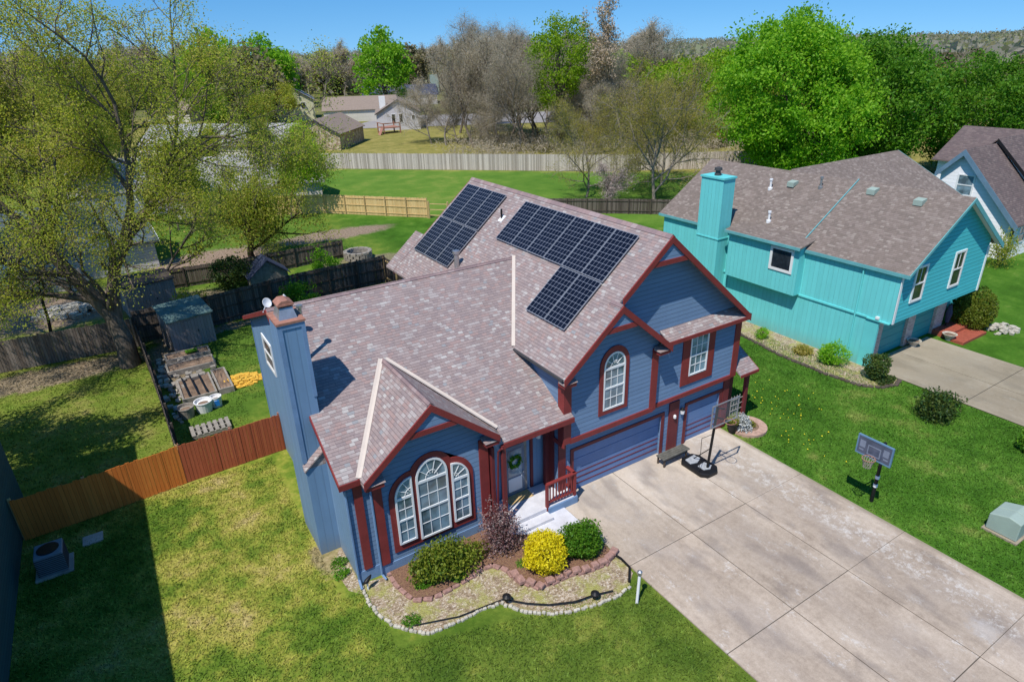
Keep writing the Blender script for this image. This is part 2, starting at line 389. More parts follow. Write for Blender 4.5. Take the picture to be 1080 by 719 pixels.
# ---------------------------------------------------------------- ground
def ground_color(m):
    p = m.pos(); x, y, _ = m.sep(p)
    n = m.noise(p, .35, 5, .65); nb = m.noise(p, .06, 4, .6); nf = m.noise(p, 5, 4, .7); nm = m.noise(p, 1.1, 5, .7); nff = m.noise(p, 24, 2, .7)
    wx = m.math('ADD', x, m.math('MULTIPLY', m.math('SUBTRACT', n, .5), 3.0))
    wy = m.math('ADD', y, m.math('MULTIPLY', m.math('SUBTRACT', nm, .5), 3.0))
    s = m.math('ADD', x, y); ws = m.math('ADD', wx, wy)
    def blend(a, b, k): return m.mix(k, a, b)
    # front-left lawn: thin yellow-green turf
    f = m.math('ADD', m.math('MULTIPLY', n, .55), m.math('MULTIPLY', nm, .45))
    nL = m.noise(p, .16, 4, .6, .6); fL = m.math('ADD', m.math('MULTIPLY', m.math('SUBTRACT', nL, .5), .55), f)
    fl = m.ramp(fL, [(.36, (.07, .135, .014)), (.46, (.13, .195, .024)), (.53, (.235, .26, .04)), (.60, (.34, .31, .07)), (.70, (.42, .33, .15))])
    flg = m.ramp(fL, [(.34, (.06, .11, .014)), (.5, (.115, .17, .024)), (.64, (.24, .25, .05))])
    fl = blend(fl, flg, m.maprange(wy, -1.5, -5.5))
    # right lawn: lush
    rl = m.ramp(fL, [(.30, (.034, .09, .009)), (.46, (.052, .135, .013)), (.58, (.08, .175, .02)), (.72, (.18, .22, .05))])
    # back yards
    by = m.ramp(f, [(.3, (.05, .11, .014)), (.5, (.09, .165, .022)), (.62, (.17, .22, .035)), (.75, (.27, .25, .08))])
    md = m.ramp(m.math('ADD', m.math('MULTIPLY', nb, .5), m.math('MULTIPLY', n, .5)), [(.35, (.07, .16, .02)), (.52, (.115, .21, .03)), (.66, (.22, .26, .055))])
    wd = m.ramp(f, [(.3, (.12, .13, .035)), (.5, (.24, .22, .06)), (.6, (.32, .27, .09)), (.72, (.2, .15, .09))])
    far = m.ramp(m.math('ADD', m.math('MULTIPLY', nb, .6), m.math('MULTIPLY', n, .4)), [(.35, (.09, .12, .04)), (.5, (.15, .155, .06)), (.65, (.22, .19, .1))])
    c = blend(fl, rl, m.maprange(wx, 3, 6)); 
    c = blend(c, by, m.math('MULTIPLY', m.maprange(wy, 12, 16), m.maprange(wx, 10, 7)))
    yl = m.math('MULTIPLY', m.maprange(wy, 10, 12), m.maprange(wx, -12.5, -14.5))
    c = blend(c, m.ramp(f, [(.34, (.08, .15, .015)), (.5, (.17, .21, .035)), (.62, (.26, .24, .07)), (.75, (.3, .22, .12))]), m.math('MULTIPLY', yl, .9))
    # bare dirt under the trees
    def spot(cx, cy, rx, ry, k=1.0):
        d = m.math('SQRT', m.math('ADD', m.math('POWER', m.math('DIVIDE', m.math('SUBTRACT', wx, cx), rx), 2), m.math('POWER', m.math('DIVIDE', m.math('SUBTRACT', wy, cy), ry), 2)))
        return m.math('MULTIPLY', m.maprange(d, 1.15, .75), k)
    dirt = m.ramp(nf, [(.3, (.17, .115, .085)), (.55, (.30, .215, .165)), (.75, (.42, .33, .27))])
    for a in ((-7, 47.5, 6, 3.2, .95), (-19.5, 26.8, 6, 1.6, .8), (-19, 40, 7, 4.5, .9), (-10.8, 35, 4, 4, .8), (5.5, 48.8, 6.5, 2.2, .9), (4.5, 37.5, 4.5, 1.8, .6), (-4, 44, 4, 2.6, .85), (-12.7, 25, 1.4, 5, .8), (-9, 28.6, 5, .7, .8), (-9.6, 1.9, .9, 1.3, .6), (19.3, 6, 1.0, 9, .0)):
        c = blend(c, dirt, spot(*a))
    c = blend(c, md, m.math('MULTIPLY', m.maprange(ws, 64, 68), m.maprange(wx, 4, 12)))
    c = blend(c, wd, m.maprange(ws, 107, 113))
    c = blend(c, far, m.maprange(ws, 190, 260))
    pale = m.ramp(m.math('ADD', m.math('MULTIPLY', nm, .5), m.math('MULTIPLY', nf, .5)), [(.6, 0), (.74, 1)])
    near = m.maprange(s, 70, 50)
    c = blend(c, (.40, .36, .17), m.math('MULTIPLY', m.math('MULTIPLY', pale, .35), near))
    k = m.math('ADD', m.math('MULTIPLY', m.math('ADD', m.math('MULTIPLY', nf, .6), m.math('MULTIPLY', nff, .4)), 1.1), .45)
    c = m.mix(1, c, m.comb(k, k, k), 'MULTIPLY')
    return c, nf
m = NT('ground'); c, nf = ground_color(m); m.bump(nf, .9, .05); M['ground'] = m.base(c, .95, 0, .05)
m = NT('grass'); c, nf = ground_color(m); rv_ = m.n('ShaderNodeNewGeometry').outputs['Random Per Island']
k = m.math('ADD', m.math('MULTIPLY', rv_, .85), .62); c = m.mix(1, c, m.comb(k, k, k), 'MULTIPLY'); M['grass'] = m.base(c, .7, 0, .15)

g = MB(); N = 90
xs = [-9000, -4000, -1500, -600, -200, -60, -30, 0, 30, 60, 120, 250, 500, 900, 1500, 2500, 4000, 9000]
def hz(x, y):
    d = math.hypot(x+13, y+17)
    if d < 700: return -.0
    t = min(1, (d-700)/1500)
    return t*(14+16*math.sin(x*.0013+1.2)*math.cos(y*.0011) + 10*math.sin(x*.004+y*.003))
idx = {}
for j, y in enumerate(xs):
    for i, x in enumerate(xs): g.v.append((x, y, hz(x, y)))
n_ = len(xs)
for j in range(n_-1):
    for i in range(n_-1): g.f.append((j*n_+i, j*n_+i+1, (j+1)*n_+i+1, (j+1)*n_+i)); g.m.append(0)
struct(g.build('ground', M['ground']))

# grass blades on the near lawns
def blocked(x, y):
    return ((x > -10.2) & (x < 10.4) & (y > -.2) & (y < 16.6)) | ((x > -.98) & (x < 9.12) & (y <= .5)) | ((x > -9.4) & (x < -1) & (y > -5.3+.0*x) & (y <= .3) & (y > -3.2-.28*(x+9.4))) | ((x > 20) & (x < 30) & (y > -.5)) | ((x > 21) & (x < 28) & (y < 0)) 
def grass(nb, x0, x1, y0, y1, seed, h=.11):
    r = np.random.RandomState(seed); x = r.uniform(x0, x1, nb); y = r.uniform(y0, y1, nb)
    ok = ~blocked(x, y); x = x[ok]; y = y[ok]; n = len(x)
    a = r.uniform(0, 2*np.pi, n); hh = h*r.uniform(.5, 1.3, n); wd = r.uniform(.012, .032, n); lx = r.normal(0, .06, n); ly = r.normal(0, .06, n)
    v = np.empty((n, 3, 3)); v[:, 0] = np.c_[x-np.cos(a)*wd, y-np.sin(a)*wd, np.zeros(n)]; v[:, 1] = np.c_[x+np.cos(a)*wd, y+np.sin(a)*wd, np.zeros(n)]; v[:, 2] = np.c_[x+lx, y+ly, hh]
    return v.reshape(-1, 3)
def npmesh(name, verts, k, mat, parent=None, o0=(0, 0, 0)):
    me = bpy.data.meshes.new(name); n = len(verts)//k
    me.vertices.add(len(verts)); me.vertices.foreach_set('co', (verts-np.array(o0)).astype(np.float32).ravel())
    me.loops.add(n*k); me.loops.foreach_set('vertex_index', np.arange(n*k, dtype=np.int32))
    me.polygons.add(n); me.polygons.foreach_set('loop_start', np.arange(0, n*k, k, dtype=np.int32))
    try: me.polygons.foreach_set('loop_total', np.full(n, k, dtype=np.int32))
    except Exception: pass
    me.materials.append(mat); me.update(); me.validate()
    ob = bpy.data.objects.new(name, me); COL.objects.link(ob)
    if parent is not None: ob.parent = parent; ORG[ob.name] = ORG.get(parent.name, (0, 0, 0))
    return ob
gv = np.vstack([grass(170000, -20, 0, -14, 10.2, 1, .08), grass(120000, 9.2, 28, -16, 6, 2, .08), grass(60000, -26, 4, 10.5, 30, 3, .09)])
tag(npmesh('grass', gv, 3, M['grass']), 'short green and yellow turf on the lawns around the blue house', 'grass', kind='stuff')

# driveway slabs
m = NT('concrete'); p = m.pos(); x, y, _ = m.sep(p)
n1 = m.noise(p, .45, 6, .65); n2 = m.noise(p, 6, 5, .75); n3 = m.noise(m.comb(m.math('MULTIPLY', x, 3.2), m.math('MULTIPLY', y, .35)), 1, 4, .6)
f = m.math('ADD', m.math('ADD', m.math('MULTIPLY', n1, .5), m.math('MULTIPLY', n2, .3)), m.math('MULTIPLY', n3, .2))
cg = m.ramp(f, [(.36, (.275, .215, .165)), (.5, (.415, .335, .26)), (.64, (.53, .44, .35))])
cw = m.ramp(f, [(.32, (.42, .35, .275)), (.5, (.56, .475, .385)), (.68, (.63, .56, .48))])
cc = m.mix(m.maprange(m.math('ADD', y, m.math('MULTIPLY', n1, 3)), -4.5, 1.0), cg, cw)
br = m.math('MULTIPLY', m.ramp(m.noise(m.comb(m.math('MULTIPLY', x, 1.3), m.math('MULTIPLY', y, .8)), 1.2, 8, .85), [(.56, 0), (.64, 1)]), .65); cc = m.mix(br, cc, (.62, .59, .55))
sp = m.ramp(m.noise(m.comb(m.math('MULTIPLY', x, 1.0), m.math('MULTIPLY', y, .5)), .9, 3, .5), [(.53, 0), (.68, 1)]); cc = m.mix(m.math('MULTIPLY', sp, .45), cc, (.17, .145, .135))
vx = m.math('FRACT', m.math('DIVIDE', m.math('ADD', x, .85), 3.16)); lane = m.math('MULTIPLY', m.maprange(m.math('ABSOLUTE', m.math('SUBTRACT', vx, .5)), .42, .05), m.maprange(n1, .35, .62)); cc = m.mix(m.math('MULTIPLY', lane, .34), cc, (.20, .165, .15))
vy = m.math('ADD', m.math('FLOOR', m.math('DIVIDE', m.math('ADD', x, .85), 3.16)), m.math('MULTIPLY', m.math('FLOOR', m.math('DIVIDE', y, 4.53)), 7.1)); tone = m.math('ADD', m.math('MULTIPLY', m.white(vy, '1D'), .16), .92); cc = m.mix(1, cc, m.comb(tone, tone, tone), 'MULTIPLY')
dd_ = m.math('SQRT', m.math('ADD', m.math('POWER', m.math('SUBTRACT', x, 6.6), 2), m.math('POWER', m.math('ADD', y, 13.0), 2))); pt = m.maprange(m.math('ADD', dd_, m.math('MULTIPLY', n2, 1.2)), 1.2, .8); cc = m.mix(m.math('MULTIPLY', pt, .3), cc, (.58, .56, .54))
edge = m.maprange(m.math('ADD', x, m.math('MULTIPLY', n2, .5)), 9.05, 9.3); cc = m.mix(m.math('MULTIPLY', edge, .6), cc, (.22, .19, .12))
pw = m.math('MULTIPLY', m.maprange(m.math('ABSOLUTE', m.math('SUBTRACT', x, 7.6)), .9, .4), m.math('MULTIPLY', m.ramp(m.noise(p, 3.2, 6, .85), [(.5, 0), (.6, 1)]), .5)); cc = m.mix(pw, cc, (.66, .63, .58))
kk = m.math('ADD', m.math('MULTIPLY', m.noise(p, 30, 2, .8), .5), .75); cc = m.mix(1, cc, m.comb(kk, kk, kk), 'MULTIPLY')
m.bump(n2, .35, .01); M['concrete'] = m.base(cc, .85, 0, .2)
M['joint'] = paint('joint', (.10, .085, .07), .95)
d = MB(); G = .009
dx = [-.9, 2.3, 5.42, 9.08]; dy = [.11, -4.6, -9.1, -13.4, -19]
for i in range(3):
    for j in range(4):
        d.box(dx[i]+.018, dx[i+1]-.018, dy[j+1]+(.014 if i < 2 else .007), dy[j]-(.014 if i < 2 else .007), -.05, .05)
struct(d.build('driveway', M['concrete'], bevel=.008))
d = MB(); d.box(-.88, 9.06, -19, .1, -.05, .028); struct(d.build('driveway_joints', M['joint']))
d = MB()
tx = [(21.1, 24.4), (24.44, 28.0)]; ty = [-.1, -5.5, -10.5, -16]
for i in range(2):
    for j in range(3): d.box(tx[i][0], tx[i][1], ty[j+1]+.02, ty[j]-.02, -.05, .05)
struct(d.build('neighbor_driveway', M['concrete']))
d = MB(); d.box(21.1, 28, -16, -.15, -.05, .03); struct(d.build('neighbor_driveway_joints', M['joint']))
# painted-white entry walk
M['walk'] = paint('walk', (.62, .62, .66), .7, .12, 2.5)
d = MB(); d.prism([(-3.9, -.5), (-3.35, -1.1), (-2.75, -1.9), (-1.6, -2.25), (-.93, -2.0), (-.93, -.35), (-1.5, -.3)], 'z', -.03, .10)
struct(d.build('entry_walk', M['walk'], bevel=.01))
# far road behind the woods
M['asphalt'] = paint('asphalt', (.30, .28, .27), .9)
d = MB(); d.add([(40, 150, .08), (64, 175, .08), (190, 92, .08), (174, 74, .08)], [(0, 1, 2, 3)][::1]); struct(d.build('far_road', M['asphalt']))
# ================================================================ BLUE HOUSE
H = thing('two_story_house', 'blue two-story house with maroon trim, mottled shingle roof and solar panels, in the middle', 'house', (0, 7, 0))
S = .8495
zl = lambda x, y=0: 6.098+S*(x+1.05)          # main roof, left plane
zr = lambda x, y=0: 6.098+S*(9.669-x)         # main roof, right plane
zw = lambda x, y: 4.52+.553*(y+.037)          # left wing, front plane
zb_ = lambda x, y: 8.44-.37*(y-7.05)         # left wing, back plane
SG = .825; gx = -6.34; gz = 6.677
zgl = lambda x, y=0: gz-SG*(gx-x); zgr = lambda x, y=0: gz-SG*(x-gx)
T = .1
# --- walls
b = MB(); b.prism([(-.742, 0), (9.36, 0), (9.36, zr(9.36)-T), (4.31, zl(4.31)-T), (-.742, zl(-.742)-T)], 'y', .32, 15.1)
b.prism([(-.742, 2.95), (9.36, 2.95), (9.36, zr(9.36)-T), (4.31, zl(4.31)-T), (-.742, zl(-.742)-T)], 'y', .03, .32)
# garage wall pieces
for x0, x1, z0, z1 in ((-.742, 0, 0, 2.95), (4.98, 6.6, 0, 2.95), (8.78, 9.36, 0, 2.95), (0, 4.98, 2.13, 2.95), (6.6, 8.78, 2.13, 2.95)): b.box(x0, x1, 0, .32, z0, z1)
b.build('wall', M['lap_blue'], H)
b = MB(); yF = -.345
b.prism([(-.742, 2.9), (4.105, 2.9), (4.105, zl(1.7)-(4.105-1.7)*S-T), (1.7, zl(1.7)-T), (-.742, zl(-.742)-T)], 'y', yF, .03)
b.build('front_gable_wall', M['lap_blue'], H)
b = MB(); b.box(4.107, 9.43, -.2, .03, 2.9, 6.15); b.box(9.36, 9.43, .03, 3.0, 2.9, 6.0); b.build('front_upper_wall', M['lap_blue'], H)
# left wing walls
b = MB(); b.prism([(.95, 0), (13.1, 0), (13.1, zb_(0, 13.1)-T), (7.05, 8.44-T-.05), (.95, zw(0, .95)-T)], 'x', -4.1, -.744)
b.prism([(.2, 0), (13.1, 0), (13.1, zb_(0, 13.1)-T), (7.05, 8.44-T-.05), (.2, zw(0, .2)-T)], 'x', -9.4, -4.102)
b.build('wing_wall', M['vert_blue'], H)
b = MB(); b.box(-9.4, -8.6, .16, .198, .5, 4.45); b.prism([(-8.6, .5), (-4.1, .5), (-4.1, zgr(-4.1)-T), (gx, gz-T), (-8.6, zgl(-8.6)-T)], 'y', 0, 3.2)
b.build('bay_wall', M['lap_blue'], H)
b = MB(); b.box(-9.43, -8.6, .13, .197, 0, .5); b.box(-8.63, -4.07, -.03, .197, 0, .5); b.build('foundation', M['plain_blue'], H)
# --- roof
b = MB()
b.slab([(-1.05, -.76), (1.7, -.76), (1.7, -.495), (4.31, -.495), (4.31, 15.47), (1.0, 15.47), (1.0, 16.6), (-1.05, 16.6)], zl, T)
b.slab([(4.31, -.495), (9.669, -.495), (9.669, 15.47), (4.31, 15.47)], zr, T)
b.slab([(1.702, -.76), (4.5, -.76), (4.5, .02), (1.702, .02)], lambda x, y: zl(1.7)-S*(x-1.7), T)
b.slab([(-9.637, -.037), (-8.98, -.037), (-6.34, 3.87), (-3.62, -.037), (-3.62, -.565), (-.44, -.565), (-.44, -.36), (-.742, -.36), (-.742, 3.29), (1.72, 7.05), (-9.637, 7.05)], zw, T)
b.slab([(-9.637, 7.052), (1.72, 7.052), (-.745, 13.6), (-9.637, 13.6)], zb_, T)
b.slab([(-8.95, -.422), (gx, -.422), (gx, 3.87), (-8.95, .03)], zgl, T)
b.slab([(-3.73, -.422), (gx+.002, -.422), (gx+.002, 3.87), (-3.73, .03)], zgr, T)
b.build('roof', M['shingle'], H)
# pent roofs
b = MB(); b.slab([(4.52, -.52), (9.52, -.52), (9.25, .028), (4.52, .028)], lambda x, y: 6.06+.62*(y+.52), .06)
b.slab([(9.478, -.55), (10.75, -.55), (10.75, 1.6), (9.478, 1.6)], lambda x, y: 3.02+.6*(y+.55), .08); b.slab([(9.478, 1.602), (10.75, 1.602), (10.75, 5.0), (9.478, 5.0)], lambda x, y: 4.31-.4*(y-1.6), .08)
build_each(b, 'pent_roof', M['shingle'], H)
# ridge caps
b = MB()
def capstrip(p, q, w_=.17, s1=S):
    p = Vector(p); q = Vector(q); d = (q-p).normalized(); r_ = Vector((d.y, -d.x, 0))
    dz = Vector((0, 0, -s1*w_)); up = Vector((0, 0, .035))
    b.add([p+up, q+up, q+up+r_*w_+dz, p+up+r_*w_+dz, q+up-r_*w_+dz, p+up-r_*w_+dz], [(0, 3, 2, 1), (0, 1, 4, 5)])
capstrip((4.31, -.5, zl(4.31)), (4.31, 15.47, zl(4.31))); capstrip((1.7, -.76, zl(1.7)), (1.7, -.1, zl(1.7)))
capstrip((-9.637, 7.05, 8.44), (1.7, 7.05, 8.44), .15, .553); capstrip((gx, -.42, gz), (gx, 3.8, gz), .14, .8)
build_each(b, 'ridge_cap', M['cap'], H)
# valley flashing
b = MB()
def flash(p, q, w_=.10):
    p = Vector(p)+Vector((0, 0, .045)); q = Vector(q)+Vector((0, 0, .045)); d = (q-p).normalized(); r_ = Vector((d.y, -d.x, 0)).normalized()*w_
    u = Vector((0, 0, .03))
    b.add([p, q, q+r_+u, p+r_+u, q-r_+u, p-r_+u], [(0, 3, 2, 1), (0, 1, 4, 5)])
flash((-8.98, -.06, zw(0, -.06)+.0), (-6.40, 3.80, zw(0, 3.80))); flash((-3.6, -.03, zw(0, -.03)), (-6.24, 3.76, zw(0, 3.76)))
build_each(b, 'valley_flashing', M['flash'], H)
b = MB(); b.beam((-1.04, 2.80, 6.15), (1.74, 7.03, 8.50), .15, .05); b.build('roof_flashing', M['flash'], H)
# --- trim boards (fascia, rakes)
b = MB()
b.rake((4.31, -.495, zl(4.31)-.01), (1.9, -.495, zl(1.9)-.01), .30, .05, (0, -1, 0)); b.rake((4.31, -.495, zr(4.31)-.01), (9.669, -.495, zr(9.669)-.01), .30, .05, (0, -1, 0))
b.rake((1.7, -.76, zl(1.7)-.01), (-1.05, -.76, zl(-1.05)-.01), .30, .05, (0, -1, 0)); z2 = lambda x: zl(1.7)-S*(x-1.7)
b.rake((1.7, -.76, z2(1.7)-.01), (4.5, -.76, z2(4.5)-.01), .30, .05, (0, -1, 0))
b.rake((gx, -.422, gz-.01), (-8.95, -.422, zgl(-8.95)-.01), .28, .05, (0, -1, 0)); b.rake((gx, -.422, gz-.01), (-3.73, -.422, zgr(-3.73)-.01), .28, .05, (0, -1, 0))
b.rake((-9.637, -.037, zw(0, -.037)-.01), (-9.637, 2.49, zw(0, 2.49)-.01), .2, .04, (-1, 0, 0)); b.rake((-9.637, 3.71, zw(0, 3.71)-.01), (-9.637, 7.05, 8.43), .2, .04, (-1, 0, 0))
b.rake((-9.637, 7.05, 8.43), (-9.637, 13.6, zb_(0, 13.6)-.01), .2, .04, (-1, 0, 0))
b.rake((-1.05, 15.47, zl(-1.05)), (4.31, 15.47, zl(4.31)), .2, -.04, (0, -1, 0))
build_each(b, 'rake_board', M['maroon'], H)
# apex ornaments: collar tie across each gable peak
def collar(x, y, z, hw, drop, fasc=.3):
    # horizontal board closing the peak, and the small blue panel above it
    zz = z-drop
    c = MB(); c.box(x-hw, x+hw, y-.02, y+.05, zz-.2, zz); c.build('gable_brace', M['maroon'], H)
    c = MB(); c.prism([(x-hw*.92, zz), (x+hw*.92, zz), (x, z-.3)], 'y', y+.02, y+.04); c.build('gable_panel', M['lap_blue'], H)
collar(4.31, -.50, zl(4.31), .95, .95); collar(1.7, -.765, zl(1.7), .8, .82); collar(gx, -.427, gz, .95, .9)
# soffits and cornice returns
b = MB()
b.box(4.52, 9.55, -.56, -.52, 5.88, 6.05)                     # pent fascia
b.box(9.478, 10.75, -.59, -.55, 2.88, 3.02); b.rake((10.75, -.55, 3.01), (10.75, 1.6, 4.30), .16, .04, (1, 0, 0))
b.box(-9.68, -8.9, -.08, -.037, 4.28, 4.50); b.box(-3.66, -.42, -.61, -.565, 3.98, 4.19)
for x0, x1, y1, z in ((-1.02, -.45, -.66, 5.83), (3.85, 4.45, -.66, 5.86), (-8.9, -8.25, -.34, 4.30), (-4.3, -3.75, -.34, 4.30)):
    b.box(x0, x1, y1-.08, yF+.02 if z > 5 else .0, z-.16, z)
build_each(b, 'fascia', M['maroon'], H)
b = MB()
for x0, x1, y1, z in ((-1.08, -.42, -.78, 5.83), (3.8, 4.52, -.78, 5.86), (-8.95, -8.2, -.45, 4.30), (-4.35, -3.7, -.45, 4.30)):
    b.add([(x0, y1, z+.01), (x1, y1, z+.01), (x1, y1+.35, z+.16), (x0, y1+.35, z+.16), (x0, y1+.35, z+.01), (x1, y1+.35, z+.01)], [(0, 1, 2, 3), (0, 3, 4), (1, 5, 2), (0, 4, 5, 1)])
build_each(b, 'cornice_shingles', M['shingle'], H)
# gutters
b = MB()
b.box(-1.13, -1.05, -.7, 2.7, 6.0, 6.085); b.box(9.669, 9.79, -.45, 15.4, 5.98, 6.09)
build_each(b, 'gutter', M['dkgrey'], H)
# corner pilasters and bands
b = MB()
def pil(x0, x1, y0, y1, z0, z1): b.box(x0, x1, y0, y1, z0, z1)
pil(-.79, -.42, yF-.045, yF, 2.9, 5.85); pil(3.8, 4.15, yF-.045, yF, 2.9, 5.9); pil(4.107, 4.15, yF, -.2, 2.9, 5.9); pil(-.79, -.742, yF, .0, 2.9, 5.95)
pil(9.1, 9.47, -.245, -.2, 2.9, 5.9); pil(9.43, 9.475, -.2, .1, 2.9, 5.9)
pil(-.45, 4.0, yF-.06, yF-.001, 2.86, 3.08); pil(4.15, 9.1, -.262, -.201, 2.86, 3.06); pil(-.8, -.742, -.4, .3, 2.75, 2.95)
pil(-9.2, -8.9, .09, .16, .55, 4.3); pil(-8.6, -8.28, -.07, 0, .55, 4.3); pil(-4.42, -4.1, -.07, 0, .3, 4.3)
pil(-4.1, -4.05, -.07, .3, .3, 4.3)
build_each(b, 'corner_board', M['maroon'], H)
b = MB()
# garage surrounds
for x0, x1 in ((0, 4.98), (6.6, 8.78)):
    b.box(x0-.16, x0, -.045, 0, 0.02, 2.28); b.box(x1, x1+.16, -.045, 0, .02, 2.28); b.box(x0, x1, -.045, 0, 2.13, 2.28)
b.box(5.42, 6.02, -.07, 0, .05, 2.62); b.box(8.96, 9.36, -.07, 0, .05, 2.8); b.box(-.78, -.42, -.05, 0, .05, 2.8)
build_each(b, 'garage_trim', M['maroon_dk'], H)
# garage doors
M['gdoor'] = paint('gdoor', (.12, .205, .385), .5, .08)
for x0, x1 in ((0, 4.98), (6.6, 8.78)):
    gd = MB(); 
    for k in range(4): gd.box(x0+.01, x1-.01, .1, .15, .04+k*.525, .04+k*.525+.51)
    gd = gd.build('garage_door', M['gdoor'], H, bevel=.01)
    st = MB()
    for z in (.30, .60, .86): st.box(x0+.05, x1-.05, .085, .1, z, z+.045)
    build_each(st, 'door_stripe', M['maroon_dk'], gd)
b = MB(); b.box(-.01, 4.99, .14, .2, 0, 2.13); b.box(6.59, 8.79, .14, .2, 0, 2.13); b.build('door_backing', M['maroon_dk'], H)
# --- windows
def arc_top(x0, x1, z0, zs, ztop, n=14):
    cx = (x0+x1)/2; rx = (x1-x0)/2; rz = ztop-zs
    return [(x0, z0), (x1, z0)] + [(cx+rx*math.cos(math.pi*k/n), zs+rz*math.sin(math.pi*k/n)) for k in range(n+1)]
def quarter(x0, x1, z0, zs, ztop, left, n=12):
    if left:   # high at x1
        return [(x0, z0), (x1, z0)] + [(x1-(x1-x0)*math.sin(math.pi/2*k/n), zs+(ztop-zs)*math.cos(math.pi/2*k/n)) for k in range(n+1)]
    return [(x0, z0), (x1, z0)] + [(x0+(x1-x0)*math.cos(math.pi/2*k/n), zs+(ztop-zs)*math.sin(math.pi/2*k/n)) for k in range(n+1)]
def shrink(poly, t):
    xs_ = [p[0] for p in poly]; zs_ = [p[1] for p in poly]; cx = (min(xs_)+max(xs_))/2; cz = (min(zs_)+max(zs_))/2
    w_ = max(xs_)-min(xs_); h_ = max(zs_)-min(zs_)
    return [(cx+(x-cx)*(w_-2*t)/w_, cz+(z-cz)*(h_-2*t)/h_) for x, z in poly]
def window(y, poly, zs, rail, cols, rows, fan=0, host=None, fx=None, fw=.07, white=None, curtain=True):
    """sash window in the wall plane y (front), outline poly, transom at zs, meeting rail"""
    W = white or M['white']; xs_ = [p[0] for p in poly]; x0, x1 = min(xs_), max(xs_); z0 = min(p[1] for p in poly); z1 = max(p[1] for p in poly)
    f = MB(); inn = shrink(poly, fw); f.ring(poly, inn, 'y', y-.06, y-.004)
    if zs: f.box(x0+fw, x1-fw, y-.055, y-.012, zs-.05, zs+.05)
    if rail: f.box(x0+fw, x1-fw, y-.055, y-.012, rail-.035, rail+.035)
    fr = f.build('window', W, H if host is None else host)
    p = MB(); p.prism(inn, 'y', y-.024, y-.006); p.build('pane', M['glass'], fr)
    mu = MB(); top = (zs-.05) if zs else z1-fw
    segs = [(z0+fw, rail-.035), (rail+.035, top)] if rail else [(z0+fw, top)]
    for a, c in segs:
        for i in range(1, cols): xx = x0+fw+(x1-x0-2*fw)*i/cols; mu.box(xx-.013, xx+.013, y-.04, y-.0245, a, c)
        for i in range(1, rows): zz = a+(c-a)*i/rows; mu.box(x0+fw, x1-fw, y-.041, y-.0246, zz-.013, zz+.013)
    if fan:
        cx = (x0+x1)/2 if fx is None else fx; base = zs+.05
        rng = [math.pi*(k+1)/(fan+1) for k in range(fan)] if fx is None else ([math.pi/2+math.pi/2*(k+1)/(fan+1) for k in range(fan)] if fx > (x0+x1)/2 else [math.pi/2*(k+1)/(fan+1) for k in range(fan)])
        RX = ((x1-x0)/2 if fx is None else (x1-x0))-fw*.8; RZ = z1-base-fw*.8
        for t in rng: mu.beam((cx+RX*.25*math.cos(t), y-.035, base+RZ*.25*math.sin(t)), (cx+RX*math.cos(t), y-.035, base+RZ*math.sin(t)), .025, .02, (0, 1, 0))
        t0, t1 = (0, math.pi) if fx is None else ((math.pi/2, math.pi) if fx > (x0+x1)/2 else (0, math.pi/2))
        for fr_ in (.42,):
            pts = [(cx+RX*fr_*math.cos(t0+(t1-t0)*k/10), y-.035, base+RZ*fr_*math.sin(t0+(t1-t0)*k/10)) for k in range(11)]
            mu.tube(pts, .013, 4)
    mu.build('muntin', W, fr)
    if curtain:
        c = MB(); zt = rail-.05 if rail else z0+.5
        n = 18
        for k in range(n):
            xx = x0+fw+(x1-x0-2*fw)*(k+.15)/n; c.box(xx, xx+(x1-x0)/n*.45, y-.0235, y-.0232, z0+fw+.02, zt-.12)
        c.build('curtain', M['curtain'], fr)
    return fr
# triple arched window
a1 = quarter(-7.86, -7.17, 1.16, 3.12, 3.9, True); a2 = arc_top(-7.02, -5.78, 1.02, 3.62, 4.34); a3 = quarter(-5.63, -4.92, 1.16, 3.05, 3.80, False)
def offs(poly, t, zb=True):
    return shrink(poly, -t)
y0 = 0
b = MB()
zc = 3.62
outer = [(-8.06, .86), (-4.72, .86)] + [(-5.63+.91*math.cos(math.pi/2*k/10), 3.05+.97*math.sin(math.pi/2*k/10)) for k in range(11)]
outer += [(-6.4+.85*math.cos(t), 3.72+.84*math.sin(t)) for t in [math.pi*(.08+.84*k/14) for k in range(15)]] + [(-7.17-.89*math.sin(math.pi/2*k/10), 3.12+.98*math.cos(math.pi/2*k/10)) for k in range(11)]
b.prism(outer, 'y', -.048, -.002)
fr = b.build('window_surround', M['maroon'], H)
window(-.05, a1, 3.12, 2.18, 2, 2, 2, fx=-7.2); window(-.05, a2, 3.5, 2.3, 3, 2, 4); window(-.05, a3, 3.05, 2.15, 2, 2, 2, fx=-5.6)
# small arched window in the front gable
y0 = yF; pa = arc_top(1.18, 2.3, 3.82, 5.75, 6.36); b = MB(); b.ring(arc_top(.98, 2.5, 3.62, 5.78, 6.62), shrink(pa, .0), 'y', y0-.05, y0-.001); b.build('window_surround', M['maroon'], H)
window(y0-.004, pa, 5.68, 4.8, 3, 2, 4)
# right upper window
b = MB(); b.ring([(5.75, 3.45), (7.75, 3.45), (7.75, 5.9), (5.75, 5.9)], [(6.2, 3.85), (7.32, 3.85), (7.32, 5.75), (6.2, 5.75)], 'y', -.25, -.201); b.build('window_surround', M['maroon'], H)
window(-.204, [(6.2, 3.85), (7.32, 3.85), (7.32, 5.75), (6.2, 5.75)], None, 4.8, 3, 2)
